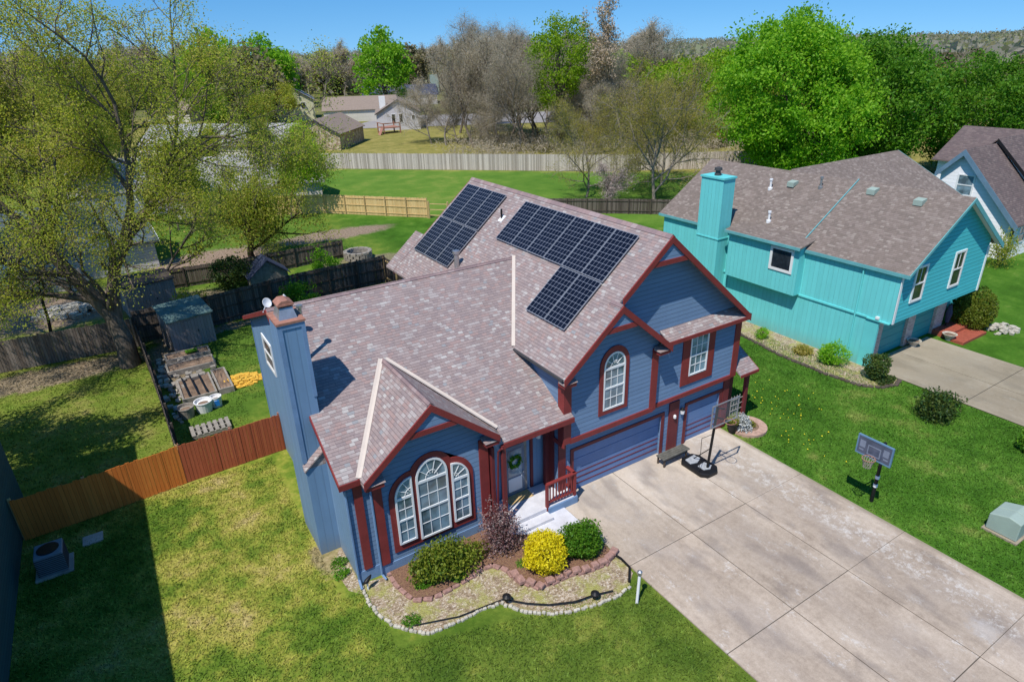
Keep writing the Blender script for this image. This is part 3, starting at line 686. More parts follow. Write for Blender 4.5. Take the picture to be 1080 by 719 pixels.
# side bay window (faces -x)
sw = MB(); X = -9.4; sw.ring([(8.95, 4.6), (10.7, 4.6), (10.7, 6.1), (8.95, 6.1)], [(9.1, 4.74), (10.55, 4.74), (10.55, 5.96), (9.1, 5.96)], 'x', X-.05, X-.001); sw.box(X-.045, X-.01, 9.1, 10.55, 5.3, 5.38)
sw = sw.build('window', M['white'], H); p = MB(); p.box(X-.02, X-.005, 9.1, 10.55, 4.74, 5.96); p.build('pane', M['glass_dk'], sw)
# foundation vents / conduit on the side bay
b = MB(); b.box(X-.03, X-.001, 13.0, 13.12, 0, 6.0); b.build('side_trim', M['plain_blue'], H)
# --- chimney chase
cy0, cy1 = 2.5, 3.70
ch = MB(); ch.box(-10.15, -9.3, cy0, cy1, 3.9, 9.42); ch.prism([(cy0-.12, 0), (4.6, 0), (4.6, 3.1), (cy1+.02, 3.9), (cy0-.12, 3.9)], 'x', -10.15, -9.402)
ch = ch.build('chimney', M['vert_blue'], H)
b = MB()
for x0, x1, z0, z1 in ((-10.18, -10.02, 4.1, 9.42), (-9.4, -9.27, 6.6, 9.42), (-10.02, -9.4, 9.25, 9.42)): b.box(x0, x1, cy0-.03, cy0-.001, z0, z1)
build_each(b, 'corner_trim', M['plain_blue'], ch)
b = MB(); b.add([(-10.2, 2.32, 3.86), (-9.38, 2.32, 4.55), (-9.38, 2.52, 4.72), (-10.2, 2.52, 4.03), (-10.2, 2.32, 3.8), (-9.38, 2.32, 4.49), (-9.38, 2.52, 4.5), (-10.2, 2.52, 3.8)], [(0, 1, 2, 3), (4, 7, 6, 5), (0, 4, 5, 1), (1, 5, 6, 2), (3, 2, 6, 7), (0, 3, 7, 4)]); b.add([(-10.15, 2.38, 3.9), (-9.402, 2.38, 3.9), (-9.402, 2.38, 4.5), (-10.15, 2.499, 3.9), (-9.402, 2.499, 3.9), (-9.402, 2.499, 4.5)], [(0, 1, 2), (3, 5, 4), (0, 2, 5, 3)])
b.build('chimney_ledge', M['shingle'], ch)
b = MB(); b.box(-10.2, -9.24, cy0-.06, cy1+.05, 9.42, 9.50); b.build('chimney_crown', M['rust'], ch)
M['galv'] = paint('galv', (.42, .42, .44), .35, .2, 4, .6)
b = MB(); b.add([(-10.02, 2.72, 9.5), (-9.42, 2.72, 9.5), (-9.42, 3.5, 9.5), (-10.02, 3.5, 9.5), (-9.92, 2.84, 9.86), (-9.5, 2.84, 9.86), (-9.5, 3.4, 9.86), (-9.92, 3.4, 9.86)], [(0, 1, 5, 4), (1, 2, 6, 5), (2, 3, 7, 6), (3, 0, 4, 7), (4, 5, 6, 7)]); b.build('chimney_cap', M['galv'], ch)
b = MB(); b.box(-9.98, -9.44, 2.79, 3.45, 9.93, 9.98); b.prism([(-9.98, 9.98), (-9.44, 9.98), (-9.62, 10.10), (-9.82, 10.10)], 'y', 2.82, 3.42)
for x_ in (-9.93, -9.5):
    for y_ in (2.86, 3.36): b.box(x_-.02, x_+.02, y_-.02, y_+.02, 9.85, 9.94)
b.build('cap_lid', M['rust'], ch)
b = MB(); b.lathe(-9.2, 5.4, [(.05, 7.4), (.05, 9.2), (.16, 9.22), (.02, 9.45)], 10); b.build('vent_pipe', M['white'], H)
b = MB(); b.lathe(-8.9, 4.6, [(.07, 7.0), (.07, 9.1), (.12, 9.12), (.12, 9.22)], 10); b.build('vent_pipe', M['metal'], H)
ds = MB(); ds.lathe(0, 0, [(.02, 0), (.15, .02), (.17, .05), (.2, .08), (.18, .07), (.02, .02)], 18)
rot = Matrix.Rotation(R(-70), 4, 'X') @ Matrix.Rotation(R(0), 4, 'Y'); 
rot = Matrix.Rotation(R(25), 4, 'Z') @ Matrix.Rotation(R(62), 4, 'X')
ds.v = [tuple(rot @ Vector(v) + Vector((-9.5, 7.5, 8.52))) for v in ds.v]; ds.build('satellite_dish', M['white'], H, smooth=True)
b = MB(); b.tube([(-9.7, 7.4, 8.2), (-9.6, 7.45, 8.35), (-9.5, 7.5, 8.5)], .03, 8); b.build('dish_mast', M['metal'], H)
b = MB(); b.lathe(.39, 10.34, [(.13, 7.2), (.13, 8.05), (.19, 8.07), (.19, 8.2), (.15, 8.22)], 14); b.build('vent_pipe', M['metal'], H)
b = MB(); b.lathe(2.97, 10.07, [(.05, 9.4), (.05, 9.98)], 10); b.build('vent_pipe', M['black'], H)
b = MB(); b.slab([(2.8, 9.85), (3.1, 9.85), (3.1, 10.2), (2.8, 10.2)], lambda x, y: zl(x)+.02, .015); b.build('vent_flashing', M['white'], H)
# --- solar panels
m = NT('solar_cells'); u, v, _ = m.sep(m.uv()); 
fu = m.math('FRACT', m.math('DIVIDE', u, 1.33/6)); fv = m.math('FRACT', m.math('DIVIDE', v, 2.40/10))
def ln(f_, w_): return m.math('MAXIMUM', m.math('LESS_THAN', f_, w_), m.math('GREATER_THAN', f_, 1-w_))
gl = m.math('MAXIMUM', ln(fu, .045), ln(fv, .04)); cr = m.math('ADD', m.math('ABSOLUTE', m.math('SUBTRACT', fu, .5)), m.math('ABSOLUTE', m.math('SUBTRACT', fv, .5)))
dm = m.math('GREATER_THAN', cr, .87); f = m.math('MAXIMUM', m.math('MULTIPLY', gl, .75), dm)
cell = m.ramp(m.white(m.comb(m.math('FLOOR', m.math('DIVIDE', u, .2217)), m.math('FLOOR', m.math('DIVIDE', v, .24))), '2D'), [(0, (.004, .005, .012)), (1, (.008, .010, .020))])
M['cells'] = m.base(m.mix(f, cell, (.19, .21, .26)), .22, 0, .25)
M['pframe'] = paint('pframe', (.02, .02, .022), .4, metal=.5); M['pframe2'] = paint('pframe2', (.42, .43, .45), .35, metal=.5)
nrm = Vector((-S, 0, 1)).normalized(); ex = Vector((1, 0, S)).normalized()
def panel(x, y):
    """portrait panel: lower-front corner at roof x, y (y grows up the picture); slope length 2.40, width 1.33"""
    o = Vector((x, y, zl(x)))+nrm*.13
    def P(a, c, h): return o+Vector((0, 1, 0))*a+ex*c+nrm*h
    f = MB(); W_, L_, t = 1.345, 2.42, .022
    for a0, a1, c0, c1 in ((0, W_, 0, t), (0, W_, L_-t, L_), (0, t, t, L_-t), (W_-t, W_, t, L_-t)):
        vs = [P(a, c, h) for h in (-.045, .004) for a, c in ((a0, c0), (a1, c0), (a1, c1), (a0, c1))]
        f.add(vs, [(0, 1, 2, 3), (7, 6, 5, 4), (0, 4, 5, 1), (1, 5, 6, 2), (2, 6, 7, 3), (3, 7, 4, 0)])
    fr = f.build('solar_panel', M['pframe2'], H)
    c_ = MB(); q = [P(t, t, 0), P(t, L_-t, 0), P(W_-t, L_-t, 0), P(W_-t, t, 0)]; c_.add(q, [(0, 1, 2, 3)])
    if c_ is not None:
        ob = c_.build('cell_glass', M['cells'], fr)
        me = ob.data
        if me.polygons[0].normal.dot(nrm) < 0: me.flip_normals()
        loc = {0: (0, 0), 1: (0, L_-2*t), 2: (W_-2*t, L_-2*t), 3: (W_-2*t, 0)}
        for li in me.polygons[0].loop_indices: 
            vi = me.loops[li].vertex_index; me.uv_layers[0].data[li].uv = (loc[vi][0]*1.33/(W_-2*t), loc[vi][1]*2.40/(L_-2*t))
XL, XU = .2, 2.08
for k in range(3): panel(XL, 10.95+k*1.39); panel(XU, 10.95+k*1.39)
for k in range(6): panel(XU, .88+k*1.375)
for k in range(2): panel(XL, .88+k*1.375)
# --- entry
b = MB(); b.box(-2.95, -1.72, .90, .948, .4, 2.95); b.build('door_frame', M['wood_grey'], H)
dr = MB(); dr.box(-2.8, -1.87, .87, .899, .42, 2.8); dr = dr.build('front_door', paint('door', (.16, .2, .26), .4), H)
b = MB(); b.box(-2.66, -2.0, .855, .869, 1.35, 2.62); b.build('door_glass', M['glass'], dr)
b = MB(); b.box(-2.66, -2.0, .855, .869, .6, 1.25); b.build('kick_panel', M['white'], dr)
b = MB(); b.lathe(-1.93, .84, [(.03, 1.38), (.03, 1.45)], 8); b.build('door_handle', M['metal'], dr)
b = MB()
b.box(-1.55, -1.42, .88, .947, .4, 4.0); b.box(-3.98, -3.86, -.2, .1, .3, 3.9); b.box(-3.65, -3.5, -.45, -.3, .4, 3.98); b.box(-.98, -.8, .60, .78, .4, 3.95); b.box(-.8, -.742, .3, .9, .4, 3.6)
build_each(b, 'porch_post', M['maroon_dk'], H)
b = MB(); b.prism([(-4.09, -.1), (-3.3, -.6), (-.24, -.6), (-.24, -.01), (-.744, -.01), (-.744, .87), (-4.09, .94)], 'z', 0, .40)
b.build('porch_floor', M['walk'], H, bevel=.01)
b = MB(); b.prism([(-3.9, -.3), (-3.05, -1.05), (-1.75, -1.05), (-1.75, -.61), (-3.28, -.61)], 'z', 0, .24); b.build('porch_step', M['walk'], H, bevel=.01)
b = MB(); b.box(-1.7, -.24, -.66, -.603, 0.04, .38); b.build('porch_skirt', M['plain_blue'], H)
b = MB(); b.box(-2.9, -1.75, .35, .86, .402, .42); tag(centre(b.build('doormat', M['wood_yellow'])), 'tan doormat on the porch in front of the front door', 'doormat')
# railing
rl = MB(); PA = (-1.72, -.55); PB = (-.34, -.55); PC = (-.34, .2)
rl.beam((*PA, 1.5), (PB[0]+.07, PB[1], 1.5), .15, .06); rl.beam((*PB, 1.5), (*PC, 1.5), .15, .06); rl = rl.build('porch_railing', M['maroon'], H)
b = MB(); b.beam((*PA, .6), (*PB, .6), .07, .08); b.beam((*PB, .6), (*PC, .6), .07, .08); build_each(b, 'bottom_rail', M['maroon'], rl)
b = MB()
for px_, py_ in (PA, PB, PC): b.box(px_-.055, px_+.055, py_-.055, py_+.055, 0.12 if px_ < -1.6 else .4, 1.5)
build_each(b, 'railing_post', M['maroon'], rl)
b = MB()
for k in range(1, 9): x_ = PA[0]+(PB[0]-PA[0])*k/9; b.box(x_-.022, x_+.022, PA[1]-.02, PA[1]+.02, .6, 1.48)
for k in range(1, 5): y_ = PB[1]+(PC[1]-PB[1])*k/5; b.box(PB[0]-.02, PB[0]+.02, y_-.02, y_+.02, .6, 1.48)
build_each(b, 'baluster', M['maroon'], rl)
# downspouts
b = MB(); b.tube([(-9.5, .02, 4.2), (-9.46, .12, 3.9), (-9.46, .12, .25), (-9.5, -.25, .1)], .045, 6); b.build('downspout', M['plain_blue'], H)
b = MB(); b.tube([(-8.66, -.06, 4.2), (-8.66, -.06, .2), (-8.6, -.3, .12)], .04, 6); b.build('downspout', M['plain_blue'], H)
b = MB(); b.tube([(-3.7, -.5, 3.95), (-3.75, -.3, 3.7), (-3.8, -.14, .4)], .045, 6); b.build('downspout', M['maroon_dk'], H)
# right side entry bump
b = MB(); b.prism([(.5, 0), (4.6, 0), (4.6, 2.98), (1.6, 4.16), (.5, 3.5)], 'x', 9.48, 10.25); b.build('side_entry_wall', M['vert_blue'], H)
b = MB(); b.box(10.25, 10.43, -.35, -.17, 0.02, 3.0); b.box(10.06, 10.29, .46, .5, 0, 3.1); build_each(b, 'side_post', M['maroon_dk'], H)
def lamp(x, y, z):
    l = MB(); l.lathe(x, y-.1, [(.03, z-.12), (.09, z-.1), (.11, z+.1), (.03, z+.2)], 8); l = l.build('wall_lamp', M['white'], H)
    q = MB(); q.lathe(x, y-.1, [(.12, z+.1), (.02, z+.24)], 8); q.box(x-.03, x+.03, y-.05, y, z-.05, z+.15); q.build('lamp_top', M['black'], l)
lamp(6.22, -.001, 1.95); lamp(-1.2, .9, 2.9)
b = MB(); b.lathe(5.72, -.12, [(.02, 1.75), (.07, 1.8), (.07, 1.92), (.02, 1.97)], 10); b.build('door_chime_box', M['white'], H)
# wreath on the door
b = MB(); n = 420; r_ = random.Random(3)
for k in range(n):
    t = r_.uniform(0, 2*math.pi); q = r_.gauss(0, .05); c_ = Vector((-2.33+(.24+q)*math.cos(t), .83+r_.gauss(0, .02), 2.05+(.24+q)*math.sin(t)))
    a = Vector([r_.uniform(-1, 1) for _ in range(3)]).normalized()*.045; d_ = a.orthogonal().normalized()*.03
    b.add([c_-a, c_+d_, c_+a, c_-d_], [(0, 1, 2, 3)])
tag(centre(b.build('wreath', M['leaf_deep'])), 'green wreath hanging on the front door', 'wreath')
# ================================================================ TEAL HOUSE
N_ = thing('teal_house', 'bright teal two-story house with brown shingle roof, right of the blue house', 'house', (25.5, 8, 0))
st_ = .66; tl = lambda x, y=0: 5.9+st_*(x-20.85); RX = 26.0; tr = lambda x, y=0: tl(RX)-st_*(x-RX)
b = MB(); b.prism([(21.0, 3.0), (30.3, 3.0), (30.3, tr(30.3)-.1), (RX, tl(RX)-.1), (21.0, tl(21)-.1)], 'y', -1.15, 16.5)
b.box(21.0, 29.8, .25, 16.5, 0, 3.0); b.build('wall', M['teal_v'], N_)
b = MB(); b.prism([(21.0, 3.0), (30.3, 3.0), (30.3, tr(30.3)-.1), (RX, tl(RX)-.1), (21.0, tl(21)-.1)], 'y', -1.2, -1.151); b.build('front_wall', M['teal_l'], N_)
b = MB(); b.box(20.4, 20.998, 4.6, 9.9, 3.05, 6.04); b.build('bay_wall', M['teal_v'], N_)
m = NT('brick_pale'); u, v, _ = m.sep(m.uv()); bt = m.n('ShaderNodeTexBrick'); m.link(m.uv(), bt.inputs['Vector']); bt.inputs['Scale'].default_value = 1
bt.inputs['Brick Width'].default_value = .3; bt.inputs['Row Height'].default_value = .1; bt.inputs['Mortar Size'].default_value = .012
bt.inputs['Color1'].default_value = (.55, .42, .36, 1); bt.inputs['Color2'].default_value = (.38, .24, .2, 1); bt.inputs['Mortar'].default_value = (.6, .56, .52, 1)
M['brick_pale'] = m.base(bt.outputs[0], .9)
b = MB()
for x0, x1 in ((21.15, 22.6), (25.4, 26.2), (28.7, 29.8)): b.box(x0, x1, 0, .249, 0, 2.998)
build_each(b, 'brick_pier', M['brick_pale'], N_)
b = MB(); b.box(22.6, 25.4, .0, .249, 2.1, 2.998); b.box(26.2, 28.7, 0, .249, 2.1, 2.998); b.box(20.99, 21.14, -.5, .25, 0, 2.99); b.build('garage_header', M['teal'], N_)
for x0, x1 in ((22.6, 25.4), (26.2, 28.7)):
    g_ = MB()
    for k in range(4): g_.box(x0+.02, x1-.02, .15, .2, .03+.517*k, .53+.517*k)
    g_.build('garage_door', M['teal_dk'], N_, bevel=.01)
b = MB(); b.box(20.93, 20.999, .2, 4.6, 2.95, 3.05); b.box(20.93, 20.999, 9.9, 16.5, 2.95, 3.05); b.box(20.9, 20.999, -1.1, .2, 2.93, 3.0); build_each(b, 'belly_band', M['teal'], N_)
b = MB(); b.box(20.95, 21.12, -1.25, -1.201, 3.0, 5.85); b.box(30.18, 30.35, -1.25, -1.201, 3, 5.85); build_each(b, 'corner_board', M['white'], N_)
b = MB(); b.slab([(20.85, -1.6), (RX, -1.6), (RX, 5.1), (20.85, 5.1)], lambda x, y: tl(x)+.05, .13); b.slab([(20.85, 5.103), (RX, 5.103), (RX, 16.9), (20.85, 16.9)], tl, .1); b.slab([(20.15, 4.45), (21.7, 4.45), (21.7, 10.1), (20.15, 10.1)], lambda x, y: 6.14+.225*(x-20.15), .09)
b.slab([(31.15, -1.6), (RX+.002, -1.6), (RX+.002, 16.9), (31.15, 16.9)], tr, .1)
zc_ = lambda x, y: 9.40-.50*abs(y-9.9)
b.slab([(RX, 9.9), (39, 9.9), (39, 4.6), (31.3, 4.6)], zc_, .1); b.slab([(RX, 9.902), (39, 9.902), (39, 15.2), (31.3, 15.2)], zc_, .1)
b.slab([(31, 4.4), (36.5, 4.4), (35.5, 1.2), (31, 1.2)], lambda x, y: 6.3+.4*(y-4.4), .1)
b.build('roof', M['shingle_teal'], N_)
b = MB(); b.prism([(4.9, 0), (14.9, 0), (14.9, 6.7), (9.9, 9.2), (4.9, 6.7)], 'x', 30.31, 38.6); b.box(30.31, 35.2, 1.5, 4.89, 0, 4.9); b.build('rear_wing_wall', M['teal_l'], N_)
b = MB()
b.rake((RX, -1.6, tl(RX)+.03), (20.85, -1.6, tl(20.85)+.03), .2, .04, (0, -1, 0)); b.rake((RX, -1.6, tl(RX)+.03), (31.15, -1.6, tr(31.15)), .3, .04, (0, -1, 0))
b.box(20.79, 20.85, -1.6, 5.05, 5.75, 5.93); b.box(20.09, 20.15, 4.45, 10.1, 5.98, 6.15); b.box(20.79, 20.85, 12.2, 16.9, 5.73, 5.9)
b.beam((20.75, 5.08, tl(20.75)+.11), (RX, 5.08, tl(RX)+.11), .05, .05); b.rake((39, 9.9, 9.4), (39, 4.6, 6.75), .2, .04, (1, 0, 0))
build_each(b, 'fascia', paint('teal_grey', (.14, .40, .42)), N_)
b = MB(); b.rake((RX, -1.58, tl(RX)-.08), (31.15, -1.58, tr(31.15)-.1), .02, -.4, (0, -1, 0)); b.build('soffit', M['white'], N_)
# windows
def simple_window(axis, c, a0, a1, z0, z1, parent, wm, gm, t=.09, out=-1, bar=True):
    f = MB(); P4 = [(a0, z0), (a1, z0), (a1, z1), (a0, z1)]; I4 = [(a0+t, z0+t), (a1-t, z0+t), (a1-t, z1-t), (a0+t, z1-t)]
    f.ring(P4, I4, axis, c+out*.06, c+out*.001)
    zm = (z0+z1)/2
    if bar:
        if axis == 'y': f.box(a0+t, a1-t, c+out*.05, c+out*.02, zm-.04, zm+.04); f.box((a0+a1)/2-.015, (a0+a1)/2+.015, c+out*.04, c+out*.019, zm+.04, z1-t)
        else: f.box(c+out*.05, c+out*.02, a0+t, a1-t, zm-.04, zm+.04)
    fr = f.build('window', wm, parent); p = MB()
    if axis == 'y': p.box(a0+t, a1-t, c+out*.018, c+out*.002, z0+t, z1-t)
    else: p.box(c+out*.018, c+out*.002, a0+t, a1-t, z0+t, z1-t)
    p.build('pane', gm, fr); return fr
simple_window('x', 20.4, 4.95, 6.6, 4.35, 5.85, N_, M['white'], M['glass_dk'], .16, bar=False)
simple_window('y', -1.2, 22.25, 23.45, 3.95, 6.05, N_, M['white'], M['glass_dk'], .13)
simple_window('y', -1.2, 26.3, 27.5, 3.95, 6.15, N_, M['white'], M['glass_dk'], .13)
c_ = MB(); c_.box(20.0, 21.1, 10.48, 12.35, 0, 9.3); c_ = c_.build('chimney', M['teal_v'], N_)
b = MB(); b.box(19.93, 21.17, 10.41, 12.42, 9.3, 9.42); b.box(19.96, 20.999, 10.44, 12.39, 5.35, 5.43); build_each(b, 'chimney_crown', M['teal'], c_)
b = MB(); b.lathe(20.55, 11.5, [(.22, 9.42), (.22, 9.55), (.16, 9.56), (.16, 9.75), (.26, 9.76), (.24, 9.92), (.05, 9.98)], 14); b.build('chimney_cap', M['dkgrey'], c_)
for x, y, nm, mt_ in ((22.1, 8.3, 'p', 'white'), (24.4, 10.2, 'p', 'white'), (25.1, 7.0, 'p', 'metal'), (28.5, 12.9, 'p', 'white')):
    b = MB(); z_ = (tl(x) if x < RX else 8.0); b.lathe(x, y, [(.16, z_-.1), (.16, z_+.08), (.07, z_+.1), (.07, z_+.55), (.11, z_+.56), (.11, z_+.68)], 10); b.build('vent_pipe', M[mt_], N_)
for x, y in ((24.9, 8.9), (25.3, 3.7), (25.1, .8)):
    b = MB(); z_ = tl(x)+.05; b.prism([(x-.25, z_-.1), (x+.25, z_+.1), (x+.25, z_+.28), (x-.25, z_+.2)], 'y', y-.25, y+.25); b.build('roof_vent', M['utility'], N_)
b = MB(); b.tube([(20.93, .9, 5.8), (20.93, .9, .15)], .05, 6); b.build('downspout', M['teal'], N_); b = MB(); b.tube([(20.93, 10.2, 5.4), (20.93, 10.2, .15)], .05, 6); b.build('downspout', M['teal'], N_)

# ================================================================ WHITE HOUSE, far right
W_ = thing('white_gable_house', 'white house with steep dark brown roof and gable trim painted in blue-grey soffit shade at the right edge', 'house', (52, 8, 0))
sg = 1.055; wz = lambda x, y: 8.63-sg*abs(y-9.23)
M['wh_siding'] = siding('wh_siding', (.84, .83, .84), .3, False, .03, .88)
b = MB(); b.prism([(4.45, 0), (10.9, 0), (10.9, 6.6), (9.23, 8.5), (4.45, 3.4)], 'x', 48.75, 66); b.build('wall', M['wh_siding'], W_)
b = MB(); b.slab([(48.3, 3.95), (72, 3.95), (72, 9.23), (48.3, 9.23)], wz, .12); b.slab([(48.3, 9.232), (72, 9.232), (72, 11.2), (48.3, 11.2)], wz, .12)
zb2 = lambda x, y: 9.0-.40*abs(x-62)
b.slab([(55.6, 9.4), (62, 9.4), (62, 15.9), (55.6, 15.2)], zb2, .12); b.slab([(62.002, 9.3), (72, 9.3), (72, 16.5), (62.002, 15.9)], zb2, .12)
b.slab([(53.6, 2.0), (76, 2.0), (76, 9.15), (53.6, 9.15)], lambda x, y: 9.05-.97*abs(y-9.15), .12); b.slab([(53.6, 9.152), (76, 9.152), (76, 10.0), (53.6, 10.0)], lambda x, y: 9.05-.97*abs(y-9.15), .12)
b.build('roof', M['shingle_brown'], W_)
b = MB(); b.box(56.3, 70, 11.3, 14.9, 0, 6.4); b.prism([(2.6, 0), (9.9, 0), (9.9, 8.1), (9.15, 8.9), (2.6, 2.5)], 'x', 54.0, 75); b.build('rear_wall', M['wh_siding'], W_)
M['bluegrey'] = paint('bluegrey', (.13, .22, .30)); b = MB()  # blue-grey on the deep rake boards also paints in the soffit's shade
b.rake((48.3, 9.23, 8.62), (48.3, 3.95, 3.04), .55, .05, (-1, 0, 0)); b.rake((48.3, 9.23, 8.62), (48.3, 11.2, 6.54), .5, .05, (-1, 0, 0)); b.box(48.7, 48.8, 4.38, 4.5, 0, 3)
build_each(b, 'rake_board', M['bluegrey'], W_)
b = MB(); b.rake((53.6, 9.15, 9.04), (53.6, 2.0, 2.1), .32, .05, (-1, 0, 0)); b.build('rear_rake_board', M['black'], W_)
simple_window('x', 48.75, 8.1, 9.5, 4.75, 6.55, W_, M['white'], M['glass'], .12)
simple_window('y', 4.45, 50.2, 51.5, 1.2, 2.7, W_, M['white'], M['glass_dk'], .1); simple_window('y', 4.45, 52, 53.3, 1.2, 2.7, W_, M['white'], M['glass_dk'], .1)
b = MB(); b.tube([(48.7, 4.3, 3.0), (48.7, 4.3, .1)], .06, 6); b.build('downspout', M['black'], W_)

# ================================================================ LEFT NEIGHBOUR (only its wall and shadow show)
L_ = thing('dark_green_house', 'tall dark green sided house at the left edge, casting a shadow on the lawn', 'house', (-25, 3, 0))
M['dkgreen'] = siding('dkgreen', (.03, .085, .085), .2)
b = MB(); b.prism([(-32, 0), (-19.95, 0), (-19.95, 7.0), (-26, 10.4), (-32, 7.0)], 'y', -9, 12.7); b.build('wall', M['dkgreen'], L_)
b = MB(); b.slab([(-26, -9.4), (-19.45, -9.4), (-19.45, 13.2), (-26, 13.2)], lambda x, y: 7.15+.55*(-19.45-x), .12); b.slab([(-32.5, -9.4), (-26.002, -9.4), (-26.002, 13.2), (-32.5, 13.2)], lambda x, y: 7.15+.55*(x+32.5), .12); b.build('roof', M['shingle_brown'], L_)
b = MB(); b.box(-19.44, -19.3, -9.4, 13.2, 7.02, 7.15); b.build('gutter', M['dkgrey'], L_)

# ================================================================ generic far house (local frame, gable end faces local -y)
def ghouse(name, label, cx, cy, rz, w_, d_, h_, rise, wm, rm, wins=(), chim=None, trim='dkgrey', group=None, ov=.4):
    t = thing(name, label, 'house', (cx, cy, 0), R(rz), group)
    def bd(b, n, mt, par=t): b.local = True; return b.build(n, mt, par)
    a = w_/2; s_ = rise/a
    b = MB(); b.prism([(-a, 0), (a, 0), (a, h_), (0, h_+rise), (-a, h_)], 'y', -d_/2, d_/2); bd(b, 'wall', wm)
    b = MB()
    for sgn in (-1, 1):
        poly = [(sgn*.001, -d_/2-ov), (sgn*(a+ov), -d_/2-ov), (sgn*(a+ov), d_/2+ov), (sgn*.001, d_/2+ov)]
        b.slab(poly, lambda x, y: h_+rise+.14-s_*abs(x), .12)
    rf = bd(b, 'roof', rm)
    if chim:
        b = MB(); x, y, ww, top, mt = chim; b.box(x-ww/2, x+ww/2, y-ww/2, y+ww/2, h_-.5, top); cc_ = bd(b, 'chimney', mt, rf)
    b = MB()
    for sgn in (-1, 1): b.rake((0, -d_/2-ov, h_+rise+.12), (sgn*(a+ov), -d_/2-ov, h_+rise+.12-s_*(a+ov)), .25, .05, (0, -1, 0))
    b.local = True; n0 = len(COL.objects); build_each_local(b, 'rake_board', M[trim], t)
    for face, u, z, ww, hh in wins:
        f = MB(); p = MB()
        if face == 'f':
            y = -d_/2; f.ring([(u-ww/2-.1, z-.1), (u+ww/2+.1, z-.1), (u+ww/2+.1, z+hh+.1), (u-ww/2-.1, z+hh+.1)], [(u-ww/2, z), (u+ww/2, z), (u+ww/2, z+hh), (u-ww/2, z+hh)], 'y', y-.06, y-.002); p.box(u-ww/2, u+ww/2, y-.03, y-.003, z, z+hh)
        else:
            x = a if face == 'r' else -a; o = 1 if face == 'r' else -1
            f.ring([(u-ww/2-.1, z-.1), (u+ww/2+.1, z-.1), (u+ww/2+.1, z+hh+.1), (u-ww/2-.1, z+hh+.1)], [(u-ww/2, z), (u+ww/2, z), (u+ww/2, z+hh), (u-ww/2, z+hh)], 'x', x+o*.06, x+o*.002); p.box(x+o*.03, x+o*.003, u-ww/2, u+ww/2, z, z+hh)
        fo = bd(f, 'window', M['white']); bd(p, 'pane', M['glass_dk'], fo)
    return t
def build_each_local(b, name, mat, parent):
    ORG[parent.name] = (0, 0, 0); build_each(b, name, mat, parent)
M['roof_tan'] = paint('roof_tan', (.27, .21, .17), .9, .12, 3, bump=.4); M['roof_slate'] = shingles('roof_slate', [(0, (.07, .10, .12)), (.4, (.09, .125, .145)), (.8, (.12, .15, .17))], .3, .6)
M['roof_navy'] = paint('roof_navy', (.05, .06, .1), .9); M['roof_grey'] = shingles('roof_grey', [(0, (.3, .29, .29)), (.4, (.36, .35, .34)), (.8, (.45, .43, .42))], .3, .6)
m = NT('stonewall'); vo = m.n('ShaderNodeTexVoronoi'); m.link(m.uv(), vo.inputs['Vector']); vo.inputs['Scale'].default_value = 2.2
M['stonewall'] = m.base(m.ramp(m.sep(vo.outputs['Color'])[0], [(0, (.28, .2, .13)), (.5, (.42, .33, .23)), (1, (.58, .5, .38))]), .95)
M['cream'] = siding('cream', (.62, .58, .5), .25, False, .05); M['palewall'] = siding('palewall', (.58, .56, .58), .25, False, .05); M['yellowwall'] = siding('yellowwall', (.62, .60, .40), .25, False, .05)
ghouse('stone_cottage', 'small stone-fronted house with tan roof beyond the long pale fence', 28.5, 121, -38, 9.5, 15, 3.2, 2.6, M['stonewall'], M['roof_tan'], (), trim='dkgrey')
ghouse('white_cottage', 'white gabled house with two tall narrow front windows and a red deck beside it', 54, 145, -22, 10.5, 17, 4.0, 3.0, M['palewall'], M['roof_tan'], (('f', -1.2, 1.8, .8, 1.9), ('f', .6, 1.8, .8, 1.9), ('f', 3.6, 2.4, .7, .9)), (-3.6, -3, 1.5, 7.6, M['white']))
ghouse('tan_roof_house', 'long tan-roofed house behind the white gabled house', 54, 172, 68, 13, 20, 3.2, 3.0, M['cream'], M['roof_tan'], (), None)
ghouse('navy_roof_house', 'far house with dark navy roof and pale blue chimney', 86, 218, 68, 14, 26, 3.2, 3.2, M['palewall'], M['roof_navy'], (), (2, -13, 3.0, 9.5, M['utility']))
ghouse('yellow_house', 'pale yellow two-story house half hidden behind leafy trees', 40, 190, -15, 11, 16, 5.6, 3.4, M['yellowwall'], M['roof_grey'], (('f', -2.5, 3.4, 1.1, 1.6), ('f', 2.5, 3.4, 1.1, 1.6)))
ghouse('slate_roof_house', 'low house with blue-green slate roof behind the large left tree', -18.5, 53.5, 97, 13, 13, 2.6, 2.9, M['palewall'], M['roof_slate'], (('f', 0, 1, 1, 1.2),), trim='white')
ghouse('grey_roof_house', 'grey-roofed house showing through the branches left of center', 2, 72, 80, 12, 17, 3, 3, M['cream'], M['roof_grey'], ())
ghouse('long_grey_roof_house', 'house with long pale grey roof far behind the left trees', 8, 118, 48, 11, 30, 3, 3, M['cream'], M['roof_grey'], ())
ghouse('brown_roof_house', 'small brown-roofed house in the far upper left trees', 12, 215, 40, 12, 16, 3, 3.2, M['cream'], M['roof_tan'], ())
ghouse('lilac_house', 'house with lilac-grey siding seen between the two trunks of the large left tree', -11, 78, 85, 11, 12, 3.2, 3, siding('lilac', (.3, .28, .4), .3), M['roof_grey'], ())
